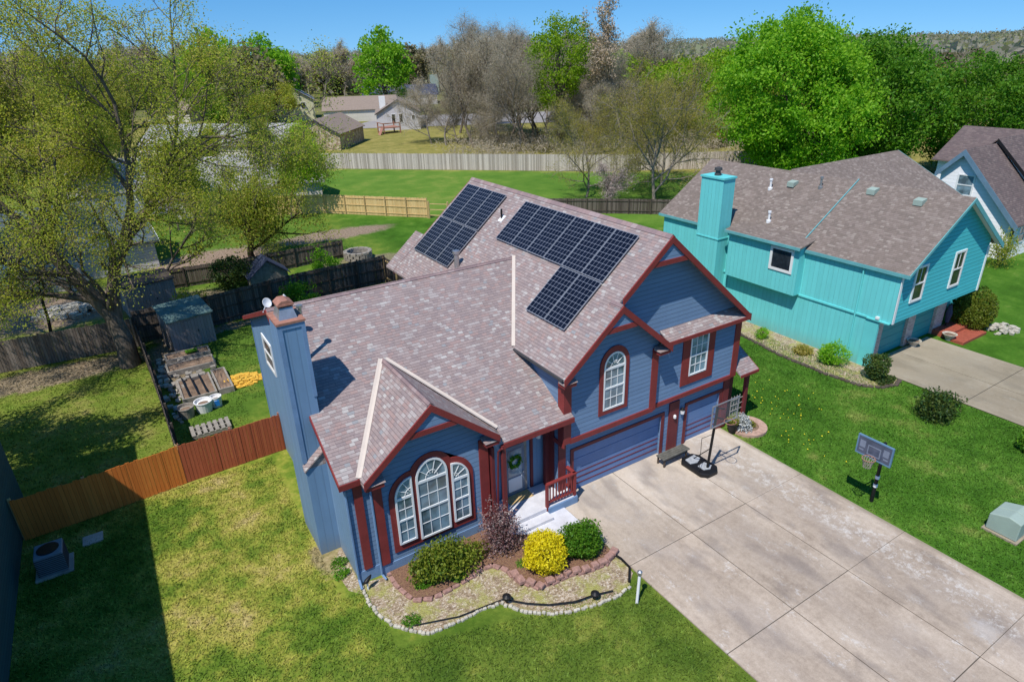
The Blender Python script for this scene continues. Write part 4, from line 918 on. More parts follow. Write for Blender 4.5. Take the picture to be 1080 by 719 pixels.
for k, (x, y, lb) in enumerate(((-24.2, 46.5, 'white flat metal awning roof at the far left, nearer one'), (-25.6, 53, 'white flat metal awning roof at the far left, farther one'))):
    t = thing('awning', lb, 'awning', (x, y, 0)); b = MB(); b.slab([(x-3, y-1.6), (x+2.4, y-1.6), (x+2.4, y+2), (x-3, y+2)], lambda X_, Y_: 2.7+.18*(Y_-y), .1); b.build('roof_sheet', M['white'], t)
    b = MB()
    for px_ in (-2.8, 2.2):
        for py_ in (-1.4, 1.8): b.box(x+px_-.06, x+px_+.06, y+py_-.06, y+py_+.06, 0, 2.7+.18*py_-.1)
    build_each(b, 'post', M['dkgrey'], t)
# red deck
t = thing('wooden_deck', 'reddish wooden deck with steps beside the white gabled house', 'deck', (48, 134, 0)); t.rotation_euler = (0, 0, 0)
b = MB(); b.box(44.5, 48.8, 131.5, 135.5, 1.2, 1.4); b.build('platform', M['rust'], t); b = MB()
for x in (44.6, 48.7):
    for y in (131.6, 135.4): b.box(x-.12, x+.12, y-.12, y+.12, 0, 2.4)
build_each(b, 'post', M['rust'], t); b = MB(); b.box(44.5, 48.8, 131.45, 131.55, 2.2, 2.4); b.box(44.45, 44.55, 131.5, 135.5, 2.2, 2.4); b.add([(43, 130, 0), (44.4, 131.5, 1.3), (44.4, 133, 1.3), (43, 131.5, 0), (43, 130, -.2), (44.4, 131.5, 1.1), (44.4, 133, 1.1), (43, 131.5, -.2)], [(0, 1, 2, 3), (4, 7, 6, 5), (0, 4, 5, 1), (3, 2, 6, 7)]); build_each(b, 'rail', M['rust'], t)

# ================================================================ fences
def fence(name, label, pts, h, mat, pm, sp=2.4, side=0, rails=2, lean=0, group=None, boards=True, pw=.1):
    t = thing(name, label, 'fence', (pts[0][0], pts[0][1], 0), group=group)
    for i in range(len(pts)-1):
        p = Vector((*pts[i], 0)); q = Vector((*pts[i+1], 0)); d_ = q-p; L = d_.length; d_.normalize(); r_ = Vector((d_.y, -d_.x, 0))
        rr = random.Random(i+int(L*10))
        if boards:
            bw = .165; n = max(1, int(L/bw)); b = MB()
            for k in range(n):
                a = p+d_*(k*L/n); c = p+d_*((k+.972)*L/n); hh = h+rr.uniform(-.03, .03); o = r_*.011; j = r_*rr.uniform(-.012, .012)
                vs = [a-o+j, c-o+j, c+o+j, a+o+j]; vs = [(v_.x, v_.y, 0.02) for v_ in vs]+[(v_.x, v_.y, hh) for v_ in vs]
                b.add(vs, [(0, 3, 2, 1), (4, 5, 6, 7), (0, 1, 5, 4), (1, 2, 6, 5), (2, 3, 7, 6), (3, 0, 4, 7)])
            b.build('board_panel', mat, t)
        so = r_*(.045 if side > 0 else -.045)
        b = MB()
        for k in range(rails): z = .35+(h-.6)*k/max(1, rails-1); b.beam(p+so+Vector((0, 0, z)), q+so+Vector((0, 0, z)), .05, .09)
        build_each(b, 'rail', pm, t); b = MB(); n = max(1, round(L/sp))
        for k in range(n+1):
            c = p+d_*(L*k/n)+so*2.6; b.box(c.x-pw/2, c.x+pw/2, c.y-pw/2, c.y+pw/2, 0, h+.05)
        build_each(b, 'post', pm, t)
    return t
fence('wood_fence', 'new orange cedar fence running in from the dark green house', [(-19.85, 9.85), (-17.4, 9.95), (-13.85, 10.3)], 1.95, M['fence_orange'], M['wood_yellow'], side=-1)
fence('wood_fence', 'red-brown stained fence joining the orange fence to the blue house', [(-13.83, 10.31), (-9.42, 10.5)], 1.95, M['fence_red'], M['rust'], side=-1)
fence('wood_fence', 'dark weathered fence seen edge-on beside the garden beds', [(-13.9, 10.5), (-14.05, 19.5), (-14.35, 28.4)], 1.85, M['fence_dark'], M['wood_dark'], side=1)
fence('wood_fence', 'brown weathered fence behind the large left tree trunk', [(-40, 30.5), (-22.1, 29.2), (-14.4, 28.5)], 2.05, M['fence_grey'], M['wood_dark'], side=-1)
fence('wood_fence', 'dark grey fence with visible rails behind the storage shed', [(-14.3, 29.1), (-9.7, 29.3), (-3, 30.6), (4.1, 31.0)], 2.3, M['fence_dark'], M['wood_dark'], side=1, rails=3)
fence('wood_fence', 'short weathered fence running back beside the blue house', [(4.2, 31.0), (4.6, 19.4)], 2.1, M['fence_dark'], M['wood_yellow'], side=1)
fence('wood_fence', 'pale grey fence at far left behind the rubble pile', [(-40, 50), (-22, 46.5), (-17.2, 44.3)], 1.9, M['fence_pale'], M['wood_grey'], side=1)
fence('wood_fence', 'new yellow pine fence across the middle distance', [(-6, 68), (8.0, 59.2), (16.7, 49.3)], 2.25, M['fence_yellow'], M['wood_yellow'], side=1, rails=3)
fence('rail_fence', 'open yellow rail fence at the end of the yellow pine fence', [(16.8, 49.1), (21.5, 44)], 1.9, M['fence_yellow'], M['wood_yellow'], side=1, rails=3, boards=False, sp=2.6, pw=.16)
fence('wood_fence', 'long pale grey fence across the far side of the green field', [(12, 96), (19.6, 90.7), (51.3, 59.1), (72, 46), (80, 30)], 2.5, M['fence_pale'], M['wood_grey'], side=-1)
fence('wood_fence', 'dark old fence under the yellowish willow', [(27, 44), (33.8, 38.2), (41, 31.5)], 1.7, M['fence_dark'], M['wood_dark'], side=1)
fence('wood_fence', 'brown fence in the shade behind the garden shed', [(-14.5, 40.5), (-5.5, 39.5), (3.5, 40)], 1.7, M['fence_dark'], M['wood_dark'], side=1)
fence('wood_fence', 'teal painted fence stub behind the teal house chimney', [(21.3, 18), (24.3, 23.5)], 1.7, M['teal'], M['teal'], side=1)

# ================================================================ yard things
# storage sheds
def shed(label, cx, cy, rz, w_, d_, h0, h1, wm, rm):
    t = thing('storage_shed', label, 'shed', (cx, cy, 0), R(rz)); ORG[t.name] = (0, 0, 0)
    b = MB(); b.prism([(-d_/2, 0), (d_/2, 0), (d_/2, h1), (-d_/2, h0)], 'x', -w_/2, w_/2); b.build('wall', wm, t)
    b = MB(); b.slab([(-w_/2-.12, -d_/2-.15), (w_/2+.12, -d_/2-.15), (w_/2+.12, d_/2+.15), (-w_/2-.12, d_/2+.15)], lambda x, y: h0+.09+(h1-h0)*(y+d_/2)/d_, .08); b.build('roof', rm, t)
    b = MB(); b.box(-.45, .45, -d_/2-.03, -d_/2-.002, .08, h0-.2); dr_ = b.build('door', wm, t); b = MB(); b.box(.32, .38, -d_/2-.06, -d_/2-.031, 1.0, 1.15); b.build('handle', M['dkgrey'], dr_)
    return t
shed('grey storage shed with mottled green roof beside the garden beds', -11.4, 27.3, 12, 2.7, 2.0, 2.1, 2.6, M['shed_wall'], M['shed_roof'])
shed('low pale shed with a dark cluttered roof behind the large left tree', -13.0, 36.2, 8, 3.4, 2.6, 2.3, 2.4, M['shed_wall'], M['wood_dark'])
t = thing('playhouse', 'small dark blue steep-roofed hut behind the rail fence', 'shed', (-4.2, 36.2, 0)); b = MB(); b.prism([(-5.7, 0), (-2.7, 0), (-2.7, 1.1), (-4.2, 2.3), (-5.7, 1.1)], 'y', 35.3, 37); b.build('wall', M['wood_grey'], t)
b = MB(); b.slab([(-4.2, 35), (-2.5, 35), (-2.5, 37.3), (-4.2, 37.3)], lambda x, y: 2.45-.8*abs(x+4.2), .06); b.slab([(-5.9, 35), (-4.202, 35), (-4.202, 37.3), (-5.9, 37.3)], lambda x, y: 2.45-.8*abs(x+4.2), .06); b.build('roof', M['roof_navy'], t)
# raised beds
def bed(label, x0, x1, y0, y1, h=.35):
    t = thing('raised_bed', label, 'garden bed', ((x0+x1)/2, (y0+y1)/2, 0)); b = MB(); b.ring([(x0, y0), (x1, y0), (x1, y1), (x0, y1)], [(x0+.1, y0+.1), (x1-.1, y0+.1), (x1-.1, y1-.1), (x0+.1, y1-.1)], 'z', 0, h); b.build('frame', M['wood_grey'], t)
    b = MB(); n = 6; dx_ = (x1-x0-.2)/n; dy_ = (y1-y0-.2)/n; r_ = random.Random(int(x0*100)); vs = [(x0+.1+i*dx_, y0+.1+j*dy_, h-.08+r_.uniform(-.05, .06)) for j in range(n+1) for i in range(n+1)]
    b.add(vs, [(j*(n+1)+i, j*(n+1)+i+1, (j+1)*(n+1)+i+1, (j+1)*(n+1)+i) for j in range(n) for i in range(n)]); b.build('soil', M['dirt'], t)
    return t
bed('raised garden bed nearest the shed, with a green tray on it', -13.2, -10.6, 24.2, 25.3); bed('raised garden bed second from the shed, covered with pale boards', -13.3, -10.6, 22.3, 23.6); bed('wide raised garden bed behind the buckets, with black row dividers', -13.0, -11.2, 18.1, 21.0); bed('narrow pale-framed garden bed at the grass side', -11.1, -10.3, 18.2, 21.2)
b = MB(); b.box(-12.0, -11.3, 24.55, 24.95, .38, .46); tag(centre(b.build('tray', M['leaf_deep'])), 'green plastic tray lying on the garden bed nearest the shed', 'tray')
b = MB()
for k in range(3): b.beam((-12.6+k*.45, 18.2, .42), (-12.7+k*.45, 20.9, .42), .07, .05)
for o, lb in zip(build_each(b, 'pipe', M['black']), ('leftmost black row pipe on the wide garden bed', 'middle black row pipe on the wide garden bed', 'rightmost black row pipe on the wide garden bed')): tag(centre(o), lb, 'pipe')
for k, (x, y, mt, lb) in enumerate(((-13.0, 16.7, 'wood_grey', 'grey round tub at the corner by the dark fence'), (-12.1, 16.85, 'white', 'white round tub in the middle of the three by the garden'), (-11.45, 17.0, 'white', 'white bucket with a blue patch, rightmost by the garden'))):
    r_ = (.42, .45, .3)[k]; t = thing('bucket', lb, 'bucket', (x, y, 0)); b = MB(); b.lathe(x, y, [(r_*.85, 0), (r_, .55), (r_*1.06, .56), (r_*1.06, .61), (r_*.93, .61), (r_*.9, .45)], 20); b.build('tub', M[mt], t); b = MB(); b.lathe(x, y, [(r_*.9, .44), (.02, .47)], 16); b.build('soil', M['dirt'], t)
    if k == 2: b = MB(); b.box(x-.12, x+.12, y-r_-.03, y-r_*.8, .15, .45); b.build('sticker', paint('bluepatch', (.02, .2, .6)), t)
t = thing('pallet', 'weathered grey pallet lying by the red-brown fence', 'pallet', (-12.3, 14.4, 0)); b = MB()
for k in range(7): b.box(-13.1+k*.28, -12.92+k*.28, 13.9, 15.0, .22, .26)
build_each(b, 'slat', M['wood_grey'], t); b = MB()
for y in (13.95, 14.4, 14.85): b.box(-13.1, -11.25, y-.04, y+.04, .05, .219)
build_each(b, 'runner', M['wood_grey'], t)
# air conditioner
t = thing('air_conditioner', 'grey air conditioning unit in the shadow beside the dark green house', 'air conditioner', (-18.8, 7.3, 0))
b = MB(); b.box(-19.4, -18.2, 6.8, 7.9, 0, .08); b.build('pad', M['concrete'], t); b = MB(); b.box(-19.25, -18.35, 6.9, 7.8, .09, .95); cs = b.build('casing', paint('acgrey', (.22, .24, .27)), t, bevel=.03)
b = MB()
for k in range(9): b.box(-19.27, -18.33, 6.88, 6.898, .18+k*.08, .21+k*.08); b.box(-18.349, -18.33, 6.9, 7.8, .18+k*.08, .21+k*.08)
b.build('louver', M['dkgrey'], cs); b = MB(); b.lathe(-18.8, 7.35, [(.36, .951), (.36, .97), (.3, .975), (.08, .975)], 20); b.build('fan_guard', M['black'], cs)
b = MB(); b.box(-17.9, -17.2, 8.1, 8.7, 0, .06); tag(centre(b.build('splash_block', M['concrete'])), 'flat concrete splash block behind the air conditioning unit', 'block')
# bench
t = thing('bench', 'weathered grey wooden bench between the two garage doors', 'bench', (5.1, -.72, 0)); b = MB()
for k in range(4): b.box(4.32, 5.95, -.98+k*.125, -.87+k*.125, .48, .53)
b.build('seat', paint('benchwood', (.13, .125, .105), .8, .3, 4), t); b = MB()
for x in (4.42, 5.78):
    for y in (-.94, -.55): b.box(x, x+.07, y, y+.07, 0.05, .48)
build_each(b, 'leg', M['wood_dark'], t); b = MB(); b.box(4.45, 5.8, -.95, -.9, .38, .478); b.box(4.45, 5.8, -.55, -.5, .38, .478); build_each(b, 'apron', M['wood_dark'], t)
# driveway hoop
t = thing('basketball_hoop', 'portable basketball hoop with clear backboard standing on the driveway', 'basketball hoop', (5.75, -1.9, 0))
b = MB(); b.prism([(5.2, -1.2), (5.45, -1.0), (6.05, -1.0), (6.25, -1.3), (6.25, -2.35), (6.0, -2.6), (5.45, -2.6), (5.2, -2.35)], 'z', .05, .26); b.build('base', M['black'], t, bevel=.05)
M['clearplast'] = paint('clearplast', (.38, .4, .42), .3, .3, 6)
b = MB(); b.prism([(5.4, -1.25), (6.0, -1.2), (6.05, -1.55), (5.7, -1.7), (5.35, -1.6)], 'z', .262, .29); b.prism([(5.5, -1.9), (5.95, -1.85), (6.05, -2.2), (5.8, -2.35), (5.5, -2.25)], 'z', .262, .29); b.build('base_decal', M['clearplast'], t)
b = MB(); b.tube([(5.78, -2.2, .2), (5.8, -2.35, 3.4)], .06, 10); b.build('pole', M['black'], t)
b = MB(); b.tube([(5.78, -1.4, .3), (5.79, -2.25, 1.3)], .022, 6); b.tube([(5.8, -2.3, 2.9), (5.8, -2.72, 3.0)], .03, 6); b.tube([(5.8, -2.32, 3.35), (5.8, -2.72, 3.5)], .03, 6); b.tube([(5.2, -2.2, 2.0), (5.2, -2.25, .35)], .012, 5); b.tube([(5.2, -2.2, 2.0), (5.78, -2.28, 2.05)], .012, 5)
build_each(b, 'brace', M['black'], t)
m = NT('clearboard'); m.base((.7, .75, .78), .08); tp = m.n('ShaderNodeBsdfTransparent'); mx = m.n('ShaderNodeMixShader'); mx.inputs[0].default_value = .05; m.link(tp.outputs[0], mx.inputs[1]); m.link(m.b.outputs[0], mx.inputs[2]); m.link(mx.outputs[0], m.out.inputs[0]); M['clearboard'] = m.mat
bb = MB(); bb.box(5.03, 6.57, -2.76, -2.74, 2.85, 3.85); bb = bb.build('backboard', M['clearboard'], t); b = MB(); b.ring([(5.0, 2.82), (6.6, 2.82), (6.6, 3.88), (5.0, 3.88)], [(5.03, 2.85), (6.57, 2.85), (6.57, 3.85), (5.03, 3.85)], 'y', -2.78, -2.72); b.build('board_frame', M['galv'], bb)
def hoop(cx, cy, z, parent, rimmat, net=True):
    b = MB(); pts = [(cx+.24*math.cos(a), cy+.24*math.sin(a), z) for a in [2*math.pi*k/24 for k in range(25)]]; b.tube(pts, .014, 6); rm_ = b.build('rim', rimmat, parent)
    if net:
        b = MB(); n = 12
        for k in range(n):
            for dr_ in (1, -1):
                a0 = 2*math.pi*k/n; pts = [(cx+r_*math.cos(a0+dr_*.26*j), cy+r_*math.sin(a0+dr_*.26*j), z-.13*j) for j, r_ in enumerate((.235, .19, .15, .14))]; b.tube(pts, .012, 3, cap=False)
        b.build('net', M['wood_grey'], rm_)
hoop(5.8, -3.05, 3.05, t, M['rust'], False)
# lawn hoop
t = thing('basketball_hoop', 'basketball hoop with dark backboard and white net on the right lawn', 'basketball hoop', (9.8, -7.35, 0))
b = MB(); b.tube([(9.8, -7.35, 0), (9.78, -7.36, 2.4), (9.7, -7.38, 2.9)], [.075, .065, .06], 10); b.build('pole', M['black'], t)
b = MB(); b.tube([(9.79, -7.36, 2.2), (8.95, -7.4, 2.65)], .035, 6); b.tube([(9.7, -7.38, 2.75), (8.95, -7.42, 3.05)], .035, 6); build_each(b, 'brace', M['black'], t)
b = MB(); b.lathe(9.79, -7.36, [(.085, .75), (.085, .9)], 10); b.lathe(9.79, -7.36, [(.085, 1.15), (.085, 1.3)], 10); build_each(b, 'pole_band', M['white'], t)
m = NT('smoked'); n1 = m.noise(m.pos(), 3, 4); m.base(m.ramp(n1, [(.3, (.04, .06, .10)), (.7, (.09, .11, .17))]), .2, 0, .7)
bb = MB(); bb.box(8.88, 8.92, -8.08, -6.75, 2.5, 3.28); bb = bb.build('backboard', m.mat, t, bevel=.02)
b = MB(); P4 = [(-8.11, 2.47), (-6.72, 2.47), (-6.72, 3.31), (-8.11, 3.31)]; I4 = [(-8.06, 2.52), (-6.77, 2.52), (-6.77, 3.26), (-8.06, 3.26)]; b.ring(P4, I4, 'x', 8.86, 8.94); b.build('board_frame', paint('bframe', (.12, .22, .33)), bb)
b = MB(); b.ring([(-7.67, 2.6), (-7.16, 2.6), (-7.16, 3.02), (-7.67, 3.02)], [(-7.63, 2.64), (-7.2, 2.64), (-7.2, 2.98), (-7.63, 2.98)], 'x', 8.87, 8.879); 
for y0_, y1_, z0_, z1_ in ((-7.98, -7.76, 2.8, 3.1), (-7.98, -7.8, 2.66, 2.72), (-7.06, -6.84, 2.8, 3.1), (-7.02, -6.84, 2.66, 2.72)): b.box(8.87, 8.878, y0_, y1_, z0_, z1_)
b.build('board_graphic', paint('bgraph', (.2, .23, .3)), bb); hoop(8.62, -7.41, 2.6, t, M['rust'])
# utility box
t = thing('utility_box', 'pale green metal utility box on the right lawn', 'utility box', (12.4, -11.2, 0))
ORG[t.name] = (0, 0, 0); t.rotation_euler = (0, 0, R(0)); b = MB(); b.box(-.72, .72, -.6, .6, 0, .08); b.build('pad', M['concrete'], t)
b = MB(); b.prism([(-.52, .085), (.52, .085), (.52, .75), (-.1, .95), (-.52, .85)], 'x', -.62, -.005); b.prism([(-.52, .085), (.52, .085), (.52, .75), (-.1, .95), (-.52, .85)], 'x', .005, .62); build_each(b, 'casing', M['utility'], t, bevel=.03)
# pipe stub / bollard by the walk
t = thing('garden_light', 'white post light leaning at the driveway edge', 'light', (-1.83, -6.0, 0)); b = MB(); b.tube([(-1.83, -6.02, 0), (-1.72, -5.95, 1.15)], .05, 10); b.build('post', M['white'], t); b = MB(); b.lathe(-1.71, -5.94, [(.03, 1.12), (.09, 1.18), (.09, 1.3), (.02, 1.36)], 10); b.build('lamp_head', M['metal'], t)
for x, y, lb in ((-5.52, -3.55, 'black spotlight at the middle bend of the white stone border'), (-2.93, -5.12, 'black spotlight on the white stone border near the driveway')):
    t = thing('spotlight', lb, 'light', (x, y, 0)); b = MB(); b.tube([(x, y, 0), (x, y, .18)], .02, 6); b.build('stake', M['black'], t); b = MB(); b.lathe(x, y, [(.06, .16), (.15, .26), (.15, .34), (.04, .4)], 12); b.build('lamp_head', M['black'], t)
t = thing('garden_ornament', 'small dark bird ornament at the left end of the stone border', 'ornament', (-9.3, -.3, 0)); b = MB(); b.tube([(-9.3, -.3, 0), (-9.3, -.3, .35)], .03, 6); b.build('stand', M['white'], t); b = MB(); b.tube([(-9.45, -.35, .4), (-9.32, -.3, .42), (-9.18, -.25, .5), (-9.1, -.22, .56)], [.02, .09, .06, .02], 8); b.build('bird', M['black'], t, smooth=True)
# stone border and block wall: each stone a part
def stone_line(name, label, pts, mat, size, hgt, courses, cat, jit=.03):
    t = thing(name, label, cat, (pts[0][0], pts[0][1], 0)); r_ = random.Random(len(pts)); P = [Vector((*p, 0)) for p in pts]
    acc = 0; out = []
    for i in range(len(P)-1):
        L = (P[i+1]-P[i]).length; d_ = (P[i+1]-P[i]).normalized(); s_ = acc
        while s_ < L: out.append((P[i]+d_*s_, math.atan2(d_.y, d_.x))); s_ += size
        acc = s_-L
    b = MB()
    for c in range(courses):
        for q, a in out:
            if courses > 1 and c == 1 and q.x < -4.7: continue
            w2 = size*.46*r_.uniform(.8, 1.05); d2 = size*.36*r_.uniform(.8, 1.1); z0 = c*hgt; z1 = z0+hgt*r_.uniform(.8, 1.0); a2 = a+r_.uniform(-.2, .2); o = Vector((r_.uniform(-jit, jit), r_.uniform(-jit, jit), 0)); 
            q2 = q + (Vector((math.cos(a), math.sin(a), 0))*size*.5 if c % 2 else Vector((0, 0, 0)))
            vs = []
            for zz, k_ in ((z0, 1), (z0+(z1-z0)*.75, 1), (z1, .86 if courses > 1 else .72)):
                for sx, sy in ((-1, -.85), (-.85, -1), (.85, -1), (1, -.85), (1, .85), (.8, 1), (-.85, 1), (-1, .8)):
                    x = sx*w2*k_; y = sy*d2*k_; vs.append(q2+o+Vector((x*math.cos(a2)-y*math.sin(a2), x*math.sin(a2)+y*math.cos(a2), zz)))
            b.add(vs, [tuple(range(8))[::-1], tuple(range(16, 24))]+[(l*8+k, l*8+(k+1) % 8, l*8+8+(k+1) % 8, l*8+8+k) for l in range(2) for k in range(8)])
    b.build('stones', mat, t); return t
WL = [(-9.46, -.12), (-9.5, -.81), (-9.4, -1.63), (-9.15, -2.3), (-8.69, -2.89), (-8.32, -3.23), (-7.73, -3.31), (-6.97, -3.32), (-6.3, -3.33), (-5.7, -3.47), (-5.45, -3.82), (-5.22, -4.2), (-4.64, -4.73), (-4.02, -5.04), (-3.11, -5.31), (-2.21, -5.45), (-1.57, -5.33)]
BL = [(-8.36, .0), (-8.35, -.78), (-8.13, -1.65), (-7.59, -1.93), (-6.91, -1.91), (-6.16, -1.84), (-5.61, -1.7), (-5.02, -1.75), (-4.69, -2.23), (-4.64, -2.94), (-4.28, -3.51), (-3.65, -3.69), (-3.01, -3.7), (-2.28, -3.94), (-1.52, -4.01), (-1.01, -3.82)]
stone_line('stone_border', 'winding border of small whitewashed stones edging the gravel bed', WL, M['stone_pale'], .15, .10, 1, 'border')
stone_line('block_edging', 'low curved wall of reddish garden blocks around the shrubs', BL, M['block_red'], .36, .14, 2, 'garden wall', .01)
b = MB(); b.tube([(-5.6, -3.4, .12), (-5.0, -4.05, .14), (-4.4, -4.5, .12), (-3.6, -4.9, .15), (-2.9, -5.0, .12), (-2.2, -5.2, .1)], .03, 6); b.tube([(-1.45, -5.2, .1), (-.98, -4.7, .12), (-.95, -4.2, .12), (-1.0, -3.9, .1)], .045, 6); b.tube([(-5.6, -3.4, .12), (-7.2, -3.2, .1), (-8.6, -2.7, .1)], .02, 5)
for o, lb in zip(build_each(b, 'edging_strip', M['black']), ('long black plastic edging strip inside the stone border', 'short thick black edging strip curving beside the driveway', 'thin black edging strip at the left of the gravel bed')): tag(centre(o), lb, 'edging')
# gravel bed and mulch
def sheet(name, pts, z, mat):
    b = MB(); b.add([(x, y, z) for x, y in pts], [tuple(range(len(pts)))]); o = b.build(name, mat); 
    if o.data.polygons[0].normal.z < 0: o.data.flip_normals()
    return struct(o)
m = NT('gravel'); n1 = m.noise(m.pos(), 1.2, 5, .7); vo = m.n('ShaderNodeTexVoronoi'); m.link(m.pos(), vo.inputs['Vector']); vo.inputs['Scale'].default_value = 17; rr_ = m.sep(vo.outputs['Color'])[0]
gc = m.ramp(rr_, [(0, (.19, .135, .085)), (.4, (.32, .24, .155)), (.75, (.43, .34, .24)), (1, (.58, .5, .4))]); gc = m.mix(m.ramp(n1, [(.46, 0), (.62, .8)]), gc, (.32, .32, .075)); m.bump(vo.outputs['Distance'], .8, .04); M['gravel'] = m.base(gc, .95)
sheet('gravel_bed', [(-9.4, .12)] + WL + [(-1.0, -4.9), (-.92, -4.2), (-.92, -2.0), (-1.6, -2.3), (-4.1, -.5), (-4.1, -.04), (-8.6, -.04)], .022, M['gravel'])
m = NT('mulch'); n1 = m.noise(m.pos(), 14, 5, .8); M['mulch'] = m.base(m.ramp(n1, [(.35, (.10, .055, .035)), (.55, (.26, .14, .09)), (.7, (.24, .24, .06))]), .95); m.bump(n1, .8, .05)
sheet('shrub_bed', BL + [(-1.0, -2.2), (-1.6, -2.3), (-4.1, -.5), (-4.1, -.04), (-8.3, -.04)], .15, M['mulch'])
sheet('side_path', [(-9.45, .1), (-9.45, -.5), (-9.9, .05), (-10.0, 1.5), (-9.5, 2.3), (-9.4, 2.3)], .02, M['gravel'])
TB = [(19.6, 10.2), (18.99, 7.43), (18.35, 3.56), (18.35, .46), (18.6, -1.37), (19.3, -2.2), (20.2, -2.5), (21.0, -2.3), (21.05, -.5), (20.99, 10.2)]
sheet('side_bed', TB, .02, M['gravel'])
stone_line('stone_edging', 'dark stone edging along the planting bed of the teal house', TB[:8], M['wood_dark'], .3, .12, 1, 'border')
# teal house front
t = thing('brick_steps', 'red brick entry steps in front of the teal house', 'steps', (30.2, -.8, 0)); b = MB(); b.box(28.72, 31.6, -1.0, .0, 0, .34); b.box(28.5, 31.4, -2.0, -1.003, 0, .17); build_each(b, 'step', M['brick_red'], t)
for x, y, lb in ((25.9, -.35, 'white planter bowl between the teal garage doors'), (28.6, -1.1, 'white planter bowl at the foot of the brick steps')):
    t = thing('planter_bowl', lb, 'planter', (x, y, 0)); b = MB(); b.lathe(x, y, [(.2, .05), (.18, .12), (.38, .42), (.42, .45), (.36, .45), (.3, .36)], 16); b.build('bowl', M['stone_pale'], t); b = MB(); b.lathe(x, y, [(.33, .38), (.02, .42)], 12); b.build('soil', M['dirt'], t)
t = thing('lawn_figure', 'dark slim yard post wrapped in navy cloth beside the brick steps', 'post', (29.9, .0, 0)); b = MB(); b.tube([(29.95, -.2, .34), (29.95, -.2, 1.9)], .05, 8); b.build('pole', M['black'], t); b = MB(); b.tube([(29.95, -.2, .6), (29.98, -.2, 1.2), (29.93, -.2, 1.8)], [.12, .2, .08], 8); b.build('cloth', M['roof_navy'], t)
# right corner of the blue house: paver ring, pot, trellis
t = thing('paver_ring', 'round pinkish paver bed at the right corner of the blue house', 'garden bed', (10.2, -.75, 0)); b = MB(); n = 24
b.ring([(10.2+.95*math.cos(2*math.pi*k/n), -.75+.95*math.sin(2*math.pi*k/n)) for k in range(n)], [(10.2+.55*math.cos(2*math.pi*k/n), -.75+.55*math.sin(2*math.pi*k/n)) for k in range(n)], 'z', 0, .14); b.build('paver_rim', paint('pinkpaver', (.46, .30, .23), .9, .25, 4), t); b = MB(); b.lathe(10.2, -.75, [(.56, .0), (.55, .08)], 20); b.build('soil', M['dirt'], t)
t = thing('flower_pot', 'black flower pot at the right end of the garage wall', 'pot', (9.25, -.65, 0)); b = MB(); b.lathe(9.25, -.65, [(.18, .05), (.27, .5), (.3, .51), (.3, .57), (.24, .57)], 16); b.build('pot', M['black'], t); b = MB(); b.lathe(9.25, -.65, [(.25, .5), (.02, .52)], 12); b.build('soil', M['dirt'], t)
t = thing('trellis', 'weathered wooden trellis panel leaning at the right end of the garage wall', 'trellis', (9.75, -.2, 0)); b = MB()
for k in range(5): b.box(9.45+k*.2, 9.48+k*.2, -.22, -.19, .1, 1.7)
for k in range(5): b.box(9.43, 10.3, -.25, -.221, .3+k*.3, .33+k*.3)
build_each(b, 'lath', M['wood_grey'], t)
# back yard odds
t = thing('fire_pit', 'round stacked-stone fire pit on the grass behind the blue house', 'fire pit', (4.6, 39, 0)); b = MB()
for c in range(3):
    for k in range(14):
        a = 2*math.pi*(k+.5*(c % 2))/14; r_ = 1.15; b.beam((4.6+r_*math.cos(a-.2), 39+r_*math.sin(a-.2), .14+c*.24), (4.6+r_*math.cos(a+.2), 39+r_*math.sin(a+.2), .14+c*.24), .34, .22)
b.build('stone_ring', M['wood_grey'], t); b = MB(); b.lathe(4.6, 39, [(.95, .1), (.9, .3)], 16); b.build('ash', M['dkgrey'], t)
def rubble(name, label, cx, cy, rx, ry, n, mat, s0, s1, cat, seed, flat=.6):
    r_ = random.Random(seed); b = MB()
    for k in range(n):
        a = r_.uniform(0, 6.28); q = math.sqrt(r_.random()); x = cx+rx*q*math.cos(a); y = cy+ry*q*math.sin(a); s = r_.uniform(s0, s1); z = r_.uniform(0, .35)*(1-q)
        vs = [Vector((x, y, z+s*flat*.5))+Vector((px_*s*r_.uniform(.35, .6), py_*s*r_.uniform(.35, .6), pz*s*flat*r_.uniform(.4, .6))) for px_ in (-1, 1) for py_ in (-1, 1) for pz in (-1, 1)]
        b.add(vs, [(0, 1, 3, 2), (4, 6, 7, 5), (0, 4, 5, 1), (2, 3, 7, 6), (0, 2, 6, 4), (1, 5, 7, 3)])
    return tag(b.build(name, mat), label, cat, kind='stuff')
rubble('rubble', 'heap of pale broken stones behind the weathered left fence', -18.2, 38.8, 2.4, 1.6, 130, M['stone_pale'], .2, .6, 'rubble', 1); rubble('rubble', 'scattered brown yard debris around the sheds', -11.5, 32.5, 3, 2.5, 90, M['wood_dark'], .15, .5, 'rubble', 2)
rubble('rubble', 'small rocks around the round hedge by the brick steps', 32.8, -2.2, 1.3, .8, 45, M['stone_pale'], .1, .3, 'rubble', 3)
rubble('leaf_pile', 'heap of bright yellow-orange leaves on the grass beside the blue house', -9.9, 19.3, 1.4, .9, 260, paint('leafpile', (.75, .42, .06), .9, .3, 5), .1, .28, 'leaf pile', 4, .3)

b = MB(); b.box(20.88, 20.998, -.5, -.3, 3.06, 3.2); b.build('flood_light', M['white'], N_)
rubble('clutter', 'loose pots, boards and garden clutter between the raised beds', -12.0, 21.6, 1.5, 3.8, 70, M['wood_grey'], .12, .42, 'clutter', 11, .5); rubble('clutter', 'pale sacks and scraps along the dark fence by the garden', -13.45, 20.5, .35, 5.5, 45, M['stone_pale'], .12, .34, 'clutter', 12, .5)
